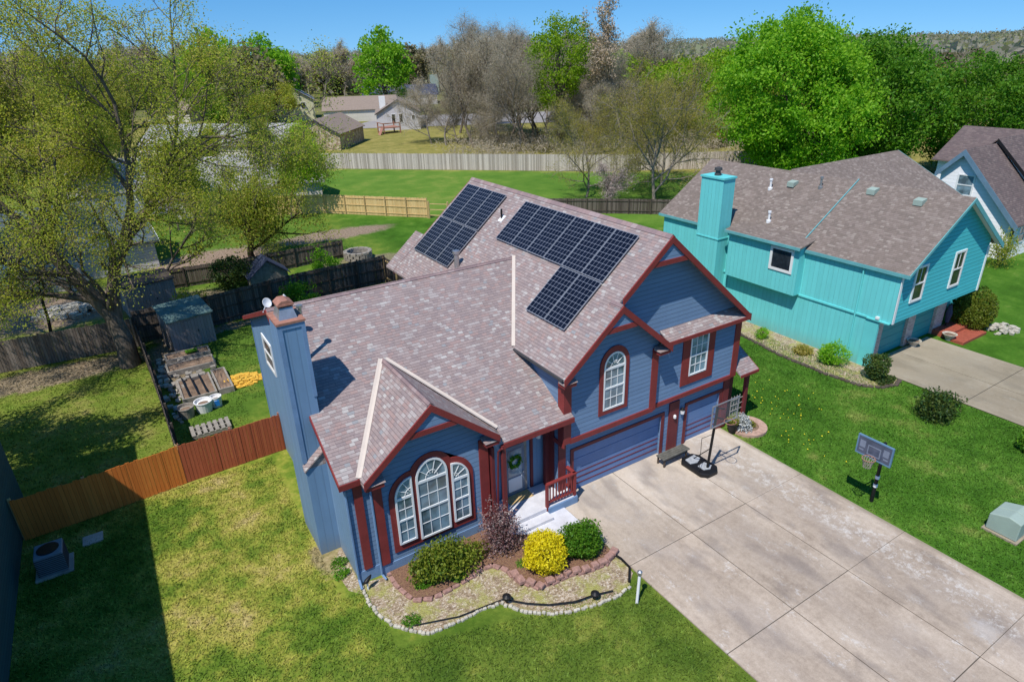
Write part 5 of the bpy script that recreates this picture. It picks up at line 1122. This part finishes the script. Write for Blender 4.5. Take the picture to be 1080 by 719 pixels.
# ================================================================ VEGETATION
def rdir(d, ang, rg):
    d = d.normalized(); o = d.orthogonal().normalized(); o.rotate(Matrix.Rotation(rg.uniform(0, 2*math.pi), 3, d)); return (d*math.cos(ang)+o*math.sin(ang)).normalized()
def grow(w_, A, p, d, L, r, lvl, mx, rg, P):
    n = 6 if lvl == 0 else (4 if lvl == 1 else (3 if lvl < mx else 2)); pts = [p.copy()]; rs = [r]; q = p.copy(); dd = d.copy()
    tip = .35 if lvl < mx else .3
    for i in range(n):
        dd = (dd+Vector((rg.gauss(0, 1), rg.gauss(0, 1), rg.gauss(0, 1)))*P['wob']+Vector((0, 0, P['up'] if lvl else .05))).normalized()
        q = q+dd*(L/n); pts.append(q.copy()); rs.append(r*(1-(1-tip)*(i+1)/n))
    w_.tube(pts, [max(x, P['minr']) for x in rs], (8, 6, 4, 3, 3, 3)[lvl], cap=False)
    if lvl >= mx-1:
        for i in range(1, n+1): A.append(tuple(pts[i]))
        if lvl == mx: A.append(tuple((pts[-1]+pts[-2])/2))
    if lvl < mx:
        nc = P['nc'][lvl]
        for k in range(nc):
            t = P['t0'][lvl]+(1-P['t0'][lvl])*(k+rg.random())/nc; f = t*n; i = min(int(f), n-1); c = pts[i].lerp(pts[i+1], f-i); dl = (pts[i+1]-pts[i])
            grow(w_, A, c, rdir(dl, P['ang'][lvl]*rg.uniform(.6, 1.3), rg), L*P['lr'][lvl]*rg.uniform(.65, 1.15)*(1.15-.45*t), max(rs[i]*.6, P['minr']), lvl+1, mx, rg, P)
def quads(C, s, rs_, asp=.6, jit=.2, lo=.6, hi=1.4, droop=0):
    n = len(C); C = C+rs_.normal(0, jit, C.shape); a = rs_.normal(size=(n, 3)); a[:, 2] -= droop; a /= np.linalg.norm(a, axis=1)[:, None]; b = rs_.normal(size=(n, 3)); b -= (b*a).sum(1)[:, None]*a; b /= np.linalg.norm(b, axis=1)[:, None]
    k = (s*rs_.uniform(lo, hi, n))[:, None]*.5; v = np.empty((n, 4, 3)); v[:, 0] = C-a*k; v[:, 1] = C+b*k*asp; v[:, 2] = C+a*k; v[:, 3] = C-b*k*asp
    return v.reshape(-1, 3)
def mk_tree(name, label, cat, loc, seed, H_, P, bark, leaf, nleaf, ls, jit=.25, asp=.6, mx=3, limbs=None, group=None, r0=None, extra=None):
    rg = random.Random(seed); rs_ = np.random.RandomState(seed); w_ = MB(); A = []
    if limbs is None: grow(w_, A, Vector((0, 0, -.1)), Vector((rg.uniform(-.06, .06), rg.uniform(-.06, .06), 1)), H_*P.get('tr', .8), r0 or H_*.014, 0, mx, rg, P)
    else:
        for pts, r_a, r_b, sub in limbs:
            pts = [Vector(p) for p in pts]; n = len(pts); rr = [r_a+(r_b-r_a)*i/(n-1) for i in range(n)]; w_.tube(pts, rr, 10, cap=False)
            for k in range(sub):
                f = (n-1)*(.3+.7*(k+rg.random())/sub); i = min(int(f), n-2); c = pts[i].lerp(pts[i+1], f-i); dl = pts[i+1]-pts[i]
                grow(w_, A, c, rdir(dl, P['ang'][0]*rg.uniform(.5, 1.3), rg), P['L1']*rg.uniform(.6, 1.2), rr[i]*.5, 1, mx, rg, P)
            grow(w_, A, pts[-1], (pts[-1]-pts[-2]).normalized(), P['L1'], r_b, 1, mx, rg, P)
    t = thing(name, label, cat, loc, 0, group); w_.local = True
    w_.build('trunk', bark, t, smooth=True)
    if leaf is not None:
        A = np.array(A); C = A[rs_.randint(0, len(A), nleaf)]; V = quads(C, ls, rs_, asp, jit)
        npmesh('crown', V, 4, leaf, t)
    return t
def clump_tree(name, label, cat, loc, seed, H_, rad, leaf, bark, ncl, per, ls, base=.18, cr=.9, group=None, lobes=7):
    rs_ = np.random.RandomState(seed); rg = random.Random(seed)
    zc = H_*(base+1)/2; rz = H_*(1-base)/2; L = []
    lb = rs_.normal(size=(lobes, 3)); lb /= np.linalg.norm(lb, axis=1)[:, None]; amp = rs_.uniform(.08, .3, lobes)
    cl = []
    while len(cl) < ncl:
        d = rs_.normal(size=3); d /= np.linalg.norm(d); rr = 1-abs(rs_.normal(0, .22)); m_ = .82+sum(a*max(0, d@b)**4 for a, b in zip(amp, lb))
        if rr < .3: continue
        q = d*rr*m_*np.array([rad, rad, rz]); q[:2] *= (1.0 if q[2] > -rz*.4 else .85); cl.append(q+np.array([0, 0, zc]))
    cl = np.array(cl); per_ = np.repeat(cl, per, 0); sc_ = np.repeat(rs_.uniform(.6, 1.35, ncl)*cr, per)[:, None]
    C = per_+rs_.normal(size=per_.shape)*sc_*np.array([.5, .5, .38]); V = quads(C, ls, rs_, .65, .0, droop=.3)
    t = thing(name, label, cat, loc, 0, group); w_ = MB(); w_.local = True
    w_.tube([(0, 0, -.1), (.1, 0, H_*.25), (0, .15, H_*.55), (.1, 0, H_*.85)], [H_*.02, H_*.016, H_*.01, H_*.003], 8)
    for k in range(0, ncl, max(1, ncl//26)):
        e = Vector(cl[k]); s = Vector((0, 0, H_*rg.uniform(.15, .55))); mid = s.lerp(e, .5)+Vector((0, 0, -.3)); w_.tube([s, mid, e], [H_*.007, H_*.004, .02], 5, cap=False)
    w_.build('trunk', bark, t, smooth=True); npmesh('crown', V, 4, leaf, t); return t

PB_ = dict(nc=[9, 6, 5, 4], t0=[.3, .2, .2, .1], ang=[.75, .7, .65, .6], lr=[.5, .55, .5, .5], wob=.16, up=.10, minr=.018, tr=.85)
# ---- large sparse tree at left
LB = (-15.15, 25.7)
lm = lambda pts: [(x-LB[0], y-LB[1], z) for x, y, z in pts]
limbs = [
 (lm([(-15.1, 25.7, -.1), (-15.05, 25.8, 1.4), (-15.3, 26, 3.3), (-16.4, 26, 5.7), (-17.4, 26.1, 7.8), (-18.6, 26.3, 10.2), (-20, 26.5, 12.4)]), .62, .13, 9),
 (lm([(-15.2, 26, 3.0), (-14.9, 26.1, 4.6), (-14.3, 26.2, 6.6), (-13.4, 26.3, 8.0), (-12.8, 26.3, 9.4), (-12.3, 26.2, 12.0), (-12.2, 26, 15.2)]), .42, .10, 9),
 (lm([(-13.7, 26.3, 7.4), (-12.6, 26.5, 8.4), (-11.6, 26.6, 9.5), (-10.4, 26.7, 11.3), (-9.4, 26.9, 13.2), (-8.8, 27.2, 16)]), .25, .07, 9),
 (lm([(-9.9, 26.8, 12.4), (-8.2, 26.9, 13.0), (-6.4, 26.5, 12.9), (-4.8, 26.2, 13.2)]), .12, .04, 6),
 (lm([(-15.6, 25.9, 4.0), (-16.2, 25.2, 5.6), (-17.8, 25, 6.4), (-19.8, 24.8, 6.9)]), .14, .04, 5),
 (lm([(-12.6, 26.3, 10.4), (-13.6, 27, 13), (-14.5, 27.6, 16)]), .15, .05, 6),
 (lm([(-17.2, 26.1, 7.5), (-16.6, 27, 10.5), (-16.4, 27.6, 13.6)]), .16, .05, 7),
]
P1 = dict(nc=[6, 5, 4, 3], t0=[.3, .15, .15, .1], ang=[.85, .75, .7, .6], lr=[.5, .6, .6, .5], wob=.22, up=.06, minr=.014, L1=5.4)
mk_tree('large_tree', 'large spreading tree with forked dark trunk and sparse yellow-green spring leaves at left', 'tree', (LB[0], LB[1], 0), 5, 20, P1, M['bark'], M['leaf_young'], 150000, .105, .36, limbs=limbs, mx=4)
P2 = dict(PB_, nc=[10, 6, 5, 3], minr=.014, ang=[.9, .8, .7, .6], lr=[.5, .55, .55, .5])
PL = dict(P2, L1=4)
def leafy(label, x, y, h, seed, leaf='leaf_olive', bark='bark', n=20000, ls=.2, mx=3, P=P2, jit=.4, name='leafy_tree', group=None): return mk_tree(name, label, 'tree', (x, y, 0), seed, h, P, M[bark], M[leaf], n, ls, jit, mx=mx, group=group)
leafy('tall olive-leaved tree filling the upper left corner of the view', -24.5, 33.5, 19, 11, n=85000, mx=4, ls=.14)
leafy('dim olive tree rising behind the one in the upper left corner', -26, 44, 20, 12, 'leaf_olive', n=45000, mx=4, ls=.16)
leafy('half-bare reddish-olive tree at the very top left corner', -31, 41, 23, 13, 'leaf_olive', n=16000, mx=4, ls=.16)
leafy('neighbor tree beyond the dark green house whose shadow falls on the back lawn', -23.2, 17.2, 12, 14, 'leaf_olive', n=26000, mx=3, ls=.2)
mk_tree('spreading_tree', 'low wide tree with dark limbs and pale green leaves behind the sheds, left of center', 'tree', (-3.74, 44.3, 0), 21, 6.2, dict(P2, ang=[1.05, .9, .8, .7], t0=[.12, .15, .1, .1], up=.03, lr=[1.0, .65, .55, .5], L1=4), M['bark_dark'], M['leaf_young'], 26000, .17, .5, mx=4, r0=.32)
mk_tree('bare_tree', 'thin almost leafless tree beside the pale shed', 'tree', (-12.9, 37.3, 0), 22, 10, dict(PB_, minr=.016), M['bark'], M['leaf_young'], 2500, .18, .3, mx=3)
mk_tree('bare_tree', 'thin leaning bare tree by the left rubble pile', 'tree', (-19.5, 35, 0), 23, 8, dict(PB_, minr=.016), M['bark_dark'], M['twig_far'], 1500, .2, .2, mx=3)
clump_tree('evergreen_shrub', 'bright green sapling in front of the dark railed fence', 'shrub', (-.3, 33, 0), 24, 3.2, 1.0, M['leaf_bright'], M['bark'], 45, 70, .16, .05, .45)
clump_tree('evergreen_shrub', 'round grey-green bush left of the dark blue hut', 'shrub', (-6.8, 37.6, 0), 25, 2.6, 1.7, M['leaf_cedar'], M['bark'], 50, 80, .16, .05, .5)
clump_tree('leafy_shrub', 'light green bush along the fence behind the storage shed', 'shrub', (-10.4, 31.5, 0), 26, 2.4, 1.5, M['leaf_young'], M['bark'], 40, 50, .15, .05, .5)
clump_tree('leafy_shrub', 'dark shrub against the house side of the railed fence', 'shrub', (-3.6, 28.8, 0), 27, 2.0, 1.4, M['leaf_deep'], M['bark'], 40, 80, .15, .05, .5)
# background trees at the left, hiding the far houses in part
i = 0
for x, y, h, k, lb in ((-19, 74, 12, 'leaf_olive', 'olive tree behind the slate-roofed house'), (-8, 62, 9, 'leaf_young', 'yellow-green tree to the right of the slate-roofed house'), (-29, 66, 14, 'leaf_olive', 'dark olive tree at the left edge behind the awnings'), (4, 60, 8.5, 'leaf_lime', 'small lime-green tree at the left end of the yellow fence'),
    (-12, 98, 13, 'leaf_olive', 'olive tree left of the long grey roof'), (-2, 92, 8, 'leaf_young', 'yellowish tree in front of the long grey roof'), (14, 92, 6, 'leaf_young', 'thin-leaved tree at the end of the long pale fence'), (-25, 110, 15, 'leaf_olive', 'tall olive tree far back at left'), (21, 150, 9, 'leaf_young', 'yellow-green tree beside the stone-fronted house'),
    (33, 172, 9, 'leaf_young', 'yellow-green tree in front of the pale yellow house'), (11, 108, 6, 'leaf_olive', 'olive tree between the grey roof and the stone-fronted house'), (-40, 130, 18, 'leaf_olive', 'large olive tree on the far left skyline'), (-9, 140, 17, 'leaf_olive', 'tall olive tree on the left skyline'), (8, 150, 16, 'leaf_lime', 'tall lime-green tree left of the brown-roofed house')):
    i += 1; leafy(lb, x, y, h, 100+i, k, n=13000, ls=.24, mx=3, jit=.6, P=dict(P2, minr=.03))
# ---- grove of bare trees beyond the long pale fence
b0 = mk_tree('bare_tree', 'bare grey-brown tree in the grove behind the long pale fence', 'tree', (45.5, 108, 0), 31, 11.5, dict(PB_, minr=.022, nc=[11, 7, 5, 4], ang=[.95, .8, .7, .6], t0=[.15, .2, .2, .1], lr=[.62, .6, .5, .5]), M['bark_grey'], M['twig_far'], 17000, .55, .5, .045, mx=3, group='bare trees beyond the pale fence')
b1 = mk_tree('bare_tree', 'bare grey-brown tree in the grove behind the long pale fence', 'tree', (49, 96.3, 0), 32, 18, dict(PB_, minr=.025, nc=[12, 6, 5, 4], t0=[.2, .2, .2, .1], ang=[.65, .7, .65, .6], lr=[.55, .6, .5, .5]), M['bark'], M['twig_far'], 19000, .55, .6, .045, mx=3, group='bare trees beyond the pale fence')
b2 = mk_tree('bare_tree', 'bare grey-brown tree in the grove behind the long pale fence', 'tree', (52.8, 85.9, 0), 33, 17, dict(PB_, minr=.022, nc=[13, 7, 5, 4], t0=[.15, .2, .2, .1], ang=[.7, .7, .65, .6], lr=[.6, .6, .5, .5]), M['bark_grey'], M['twig_far'], 19000, .55, .6, .045, mx=3, group='bare trees beyond the pale fence')
for k, (x, y, s) in enumerate(((50, 105, .8), (55.3, 97.8, 1.05), (62, 90, .95), (70.7, 86.6, .85), (66, 98, 1.1), (59, 108, 1.1), (64, 120, 1.15), (75, 100, 1.0), (86, 100, 1.0), (80, 92, .9), (58.5, 120, 1.15), (68, 112, 1.2), (52, 92, .7), (60, 75, .6), (90, 105, 1.1), (64, 84, .7), (72, 78, .6), (57, 101, .9), (84, 84, .7), (70, 124, 1.25), (46.5, 103.5, .85), (49.5, 99, .8), (57.5, 90.5, 1.05), (66, 82, .85), (61.5, 86, 1.0), (53, 101, 1.0), (74, 92, .95), (80, 100, 1.1), (56, 95, .9), (68, 104, 1.1), (87, 92, .95), (94, 98, 1.1), (63, 96, 1.0))): dup((b0, b1, b2)[k % 3], (x, y, 0), k*1.7, s)
clump_tree('tall_green_tree', 'tall slender tree with a bright green crown standing out above the bare grove', 'tree', (58.2, 80.8, 0), 41, 22.8, 6.0, M['leaf_lime'], M['bark'], 210, 55, .36, .36, 1.25)
mk_tree('pinkish_tree', 'tall thin tree with pinkish buds right of the slender green tree', 'tree', (67.5, 74.5, 0), 42, 22, dict(PB_, minr=.03, ang=[.5, .6, .6, .6]), M['bark_grey'], leafmat('bud', [(.3, .22, .16), (.42, .33, .24), (.5, .4, .3)], .35), 6000, .4, .4, .4, mx=3)
mk_tree('willow_tree', 'wide airy willow with yellowish-olive new leaves left of the teal house', 'tree', (41.4, 38.5, 0), 43, 11, dict(P2, ang=[.95, .8, .7, .7], t0=[.1, .15, .1, .1], lr=[.9, .6, .55, .5], minr=.02), M['bark_grey'], M['leaf_willow'], 30000, .2, .45, .3, mx=4, r0=.22)
wl_ = [o for o in COL.objects if o.name == 'willow_tree'][0]
dup(wl_, (50, 46, 0), 2.2, .85, 'smaller olive willow just behind the wide one'); dup(wl_, (37.5, 46.5, 0), 4.1, .75, 'wispy yellowish willow at the left end of the willow clump')
mk_tree('bare_shrub', 'low grey-pink leafless bush in front of the willow', 'shrub', (35.5, 40.5, 0), 44, 4, dict(P2, t0=[.02, .1, .1, .1], ang=[1.0, .8, .7, .6], lr=[.9, .6, .5, .5], minr=.016), M['bark_grey'], leafmat('pinktwig', [(.25, .19, .17), (.4, .32, .3)], .1), 6000, .22, .25, .2, mx=3)
# ---- big green trees at right
clump_tree('big_green_tree', 'huge dense bright green tree behind the teal house', 'tree', (63, 36.5, 0), 51, 20.4, 8.9, M['leaf_bright'], M['bark'], 560, 190, .34, .02, 1.45, lobes=12)
g2 = clump_tree('dark_green_tree', 'darker green tree right of the huge green tree, nearest to it', 'tree', (75, 32.5, 0), 52, 17, 8.5, M['leaf_deep'], M['bark'], 330, 150, .36, .02, 1.5, lobes=10)
dup(g2, (86, 25, 0), 1.9, .84, 'darker green tree behind the white house roof'); dup(g2, (99, 20, 0), 4.0, .55, 'dark green tree at the right edge of the view'); dup(g2, (86, 42, 0), 2.6, .95, 'dark green tree farther back between its two neighbors')
# ---- green trees in the middle distance
gm = clump_tree('green_tree', 'mid-green tree in the belt right of the bare grove', 'tree', (91.3, 87.8, 0), 61, 14, 6.5, M['leaf_lime'], M['bark'], 120, 60, .6, .05, 1.5, group='green trees in the belt beyond the field')
gn = clump_tree('olive_green_tree', 'softly olive tree in the belt right of the bare grove', 'tree', (84, 80, 0), 62, 12, 6, M['leaf_olive'], M['bark'], 110, 50, .6, .05, 1.5, group='olive trees in the belt beyond the field')
for k, (x, y, s, w_) in enumerate(((86, 80, .95, 0), (95, 86, 1.1, 0), (90, 70, .8, 0), (80, 76, .75, 1), (102, 90, 1.0, 0), (101, 80, .95, 0), (110, 72, .95, 1), (95, 72, .7, 1), (118, 95, 1.2, 0), (125, 78, 1.1, 1), (75, 72, .45, 1), (88, 98, 1.2, 0), (108, 105, 1.25, 1), (135, 90, 1.2, 0), (82, 66, .45, 1), (118, 60, 1.0, 0), (130, 50, 1.0, 1))): dup((gm, gn)[w_], (x, y, 0), k*2.1, s)
gd = clump_tree('deep_green_tree', 'tall deep green tree on the skyline above the navy roof', 'tree', (66, 182, 0), 63, 25, 8.5, M['leaf_bright'], M['bark'], 150, 60, .8, .05, 2.0)
dup(gd, (34, 188, 0), 1.2, .95, 'deep green tree on the skyline, right one of the pair left of the houses'); dup(gd, (20, 190, 0), 3.1, 1.0, 'deep green tree on the skyline, left one of the pair left of the houses')
# ---- skyline belt of bare and olive trees
rg = random.Random(77); c_ = 0
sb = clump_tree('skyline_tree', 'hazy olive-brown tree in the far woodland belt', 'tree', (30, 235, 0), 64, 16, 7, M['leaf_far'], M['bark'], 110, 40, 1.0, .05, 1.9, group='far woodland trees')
sbb = mk_tree('bare_skyline_tree', 'hazy leafless brown tree in the far woodland belt', 'tree', (48, 236, 0), 65, 18, dict(PB_, minr=.06), M['bark_grey'], M['twig_far'], 9000, .9, .6, .12, mx=3, group='far leafless woodland trees')
for az in np.linspace(-.22, 1.28, 66):
    for ring in range(2):
        D = (225 if ring == 0 else 300)+rg.uniform(-25, 30); a = az+rg.uniform(-.02, .02)
        x = -13.7+D*math.sin(a); y = -17.7+D*math.cos(a)
        if ring == 0 and (40 < x < 105 and 160 < y < 240): continue
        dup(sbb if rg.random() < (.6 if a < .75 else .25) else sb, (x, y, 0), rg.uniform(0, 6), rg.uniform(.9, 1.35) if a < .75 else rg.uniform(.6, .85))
# far wooded country to the horizon, and scrub on the near wood floor
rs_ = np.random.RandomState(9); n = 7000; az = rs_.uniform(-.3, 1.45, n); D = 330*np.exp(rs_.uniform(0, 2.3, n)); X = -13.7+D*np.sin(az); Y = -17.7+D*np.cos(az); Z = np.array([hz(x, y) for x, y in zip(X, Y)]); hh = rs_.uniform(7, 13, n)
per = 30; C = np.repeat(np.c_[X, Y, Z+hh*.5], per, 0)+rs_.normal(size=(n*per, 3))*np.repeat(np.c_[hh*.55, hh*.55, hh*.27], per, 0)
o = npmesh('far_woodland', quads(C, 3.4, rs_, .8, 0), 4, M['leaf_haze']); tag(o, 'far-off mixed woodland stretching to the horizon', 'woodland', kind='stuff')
n = 1900; t_ = rs_.uniform(0, 1, n); d_ = rs_.uniform(7, 36, n); X = 36+t_*62; Y = 78-t_*38; nx, ny = .52, .85; X = X+nx*d_+rs_.normal(0, 3, n); Y = Y+ny*d_+rs_.normal(0, 3, n); ok = (X+Y > 116) & ~((X > 40) & (X < 52) & (Y > 118)); X = X[ok]; Y = Y[ok]
C = np.repeat(np.c_[X, Y, rs_.uniform(.3, 1.8, len(X))], 22, 0)+rs_.normal(0, .6, (len(X)*22, 3)); C[:, 2] = np.abs(C[:, 2])
tag(npmesh('undergrowth', quads(C, .75, rs_, .1, 0), 4, M['twig_far']), 'brown leafless brush on the floor of the bare grove', 'brush', kind='stuff')

# ---- shrubs around the houses
def shrub(name, label, x, y, rx, ry, h, leaf, n, ls, seed, z0=0, spiky=0, stems=True, sparse=1.0, asp=.5):
    r_ = np.random.RandomState(seed); lb = r_.normal(size=(9, 3)); lb /= np.linalg.norm(lb, axis=1)[:, None]
    d = r_.normal(size=(n, 3)); d /= np.linalg.norm(d, axis=1)[:, None]; rr = 1-np.abs(r_.normal(0, .2*sparse, n)); rr = np.clip(rr, .1, 1.05)
    m_ = .8+sum(.22*np.maximum(0, d@b)**5 for b in lb)+spiky*r_.uniform(-.2, .25, n)
    tufts = r_.normal(size=(60, 3)); tufts /= np.linalg.norm(tufts, axis=1)[:, None]; near = (d@tufts.T).max(1); m_ *= .74+.36*np.clip((near-.82)/.18, 0, 1)
    C = d*(rr*m_)[:, None]*np.array([rx, ry, h/2])+np.array([0, 0, h/2*.92]); C[:, 2] = np.maximum(C[:, 2], .04)
    t = thing(name, label, 'shrub', (x, y, z0)); V = quads(C, ls, r_, asp, .02, droop=-.4); npmesh('foliage', V, 4, leaf, t)
    if stems:
        b = MB(); b.local = True; g_ = random.Random(seed)
        for k in range(9): a = g_.uniform(0, 6.28); q = g_.uniform(.3, .75); b.tube([(0, 0, 0), (rx*q*.5*math.cos(a), ry*q*.5*math.sin(a), h*.35), (rx*q*math.cos(a), ry*q*math.sin(a), h*.75)], [.03, .02, .008], 4, cap=False)
        b.build('stems', M['bark_dark'], t)
    return t
shrub('spreading_shrub', 'wide dark green yew bush with yellow tips below the arched windows', -6.8, -1.1, .98, .75, 1.15, M['leaf_shrub'], 8000, .12, 1, .12, 1.6)
shrub('purple_shrub', 'airy purple-leaved barberry bush beside the entry walk', -4.4, -1.3, .78, .68, 2.1, M['leaf_purple'], 3600, .09, 2, .12, 1.2, sparse=1.7)
shrub('yellow_shrub', 'rounded bright yellow bush between the purple and the green bush', -3.5, -2.95, .82, .75, 1.5, M['leaf_yellow'], 8000, .09, 3, .12, .4)
shrub('round_shrub', 'rounded dark green bush at the driveway end of the block wall', -2.0, -3.15, .78, .7, 1.35, M['leaf_deep'], 7000, .10, 4, .12, .9)
shrub('ground_cover', 'low pale green plant mat between the yew and the purple bush', -5.3, -1.0, .7, .45, .35, M['leaf_olive'], 1500, .08, 5, .12)
for x, y, lb in ((-9.85, .9, 'small green weed clump by the corner of the blue house'), (-9.75, 1.5, 'second small weed clump, nearer the chimney base'), (-7.6, -1.35, 'low green clump at the left of the block wall bed'), (-6.4, -1.65, 'low green clump just inside the block wall'), (-8.6, -2.5, 'weeds growing in the left end of the gravel bed'), (-4.1, -2.4, 'small green plants at the foot of the purple bush')): shrub('weed_clump', lb, x, y, .33, .25, .22, M['leaf_deep'], 380, .08, int(abs(x*10)), .03 if 'block' not in lb else .13, .5, False)
shrub('cone_shrub', 'small cone-shaped evergreen by the corner of the teal garage', 19.9, -1.5, .55, .55, 1.7, M['leaf_cedar'], 3500, .12, 6)
shrub('leafy_shrub', 'green bush against the long side wall of the teal house', 19.8, 1.2, .75, .7, 1.35, M['leaf_bright'], 2600, .12, 7, 0, .8)
shrub('leafy_shrub', 'tiny green plant in the side bed of the teal house, middle one', 19.6, 5.8, .45, .4, .7, M['leaf_bright'], 900, .1, 8, 0, .8); shrub('leafy_shrub', 'tiny green plant in the side bed of the teal house, farthest from the street', 20.0, 9.2, .4, .4, .6, M['leaf_bright'], 700, .1, 9, 0, .8)
shrub('dry_clump', 'tawny dry ornamental grass beside the green bush of the teal house', 19.7, 2.9, .6, .5, .5, M['leaf_willow'], 900, .14, 10, 0, .8); shrub('ground_cover', 'low blue-green plants inside the curved stone edging by the teal garage', 20.2, -2.0, .7, .35, .3, M['leaf_cedar'], 900, .1, 11)
shrub('pine_shrub', 'small young pine shrub standing alone on the right lawn', 18.5, -5.4, .85, .8, 1.5, M['leaf_cedar'], 3600, .14, 12, 0, 1.3, sparse=1.3); shrub('round_hedge', 'large round clipped hedge beside the brick steps', 32.0, -.7, 1.55, 1.5, 2.3, leafmat('leaf_hedge', [(.04, .09, .008), (.1, .15, .012), (.17, .19, .02)], .3), 12000, .13, 13)
shrub('ornamental_tree', 'pale green sprouting shrub by the corner of the white house', 46.6, 3.9, 1.2, 1.0, 3.2, M['leaf_young'], 1800, .16, 14, 0, 1.4, sparse=1.8); shrub('evergreen_shrub', 'dark shrub at the right edge beside the neighbor driveway', 19.3, -9.6, .9, .9, 1.5, M['leaf_deep'], 4000, .13, 15)
shrub('silver_plant', 'silvery-white leafy plants beside the black flower pot', 9.75, -.75, .45, .4, .9, M['leaf_silver'], 1300, .12, 16, 0, 1.0); shrub('silver_plant', 'small green plant in the middle of the round paver bed', 10.3, -.8, .3, .3, .35, M['leaf_olive'], 400, .08, 17, .05)
shrub('potted_plant', 'leafy plant growing in the black flower pot', 9.25, -.65, .28, .28, .4, M['leaf_olive'], 400, .09, 18, .5, stems=False)
# dandelions
r_ = random.Random(8); b = MB()
for k in range(60):
    cx, cy = ((12.2, 1.2), (13.0, -1.5), (11.2, -2.8), (14, -.2))[k % 4]; x = r_.gauss(cx, .9); y = r_.gauss(cy, .8)
    if x < 10.6 or (y > 5): continue
    s = r_.uniform(.022, .045); b.add([(x-s, y, .12), (x, y-s, .12), (x+s, y, .12), (x, y+s, .12), (x, y, .16)], [(0, 1, 4), (1, 2, 4), (2, 3, 4), (3, 0, 4)])
tag(b.build('dandelions', paint('dandelion', (.85, .7, .02))), 'scattered yellow dandelions on the lawn between the two houses', 'flowers', kind='stuff')
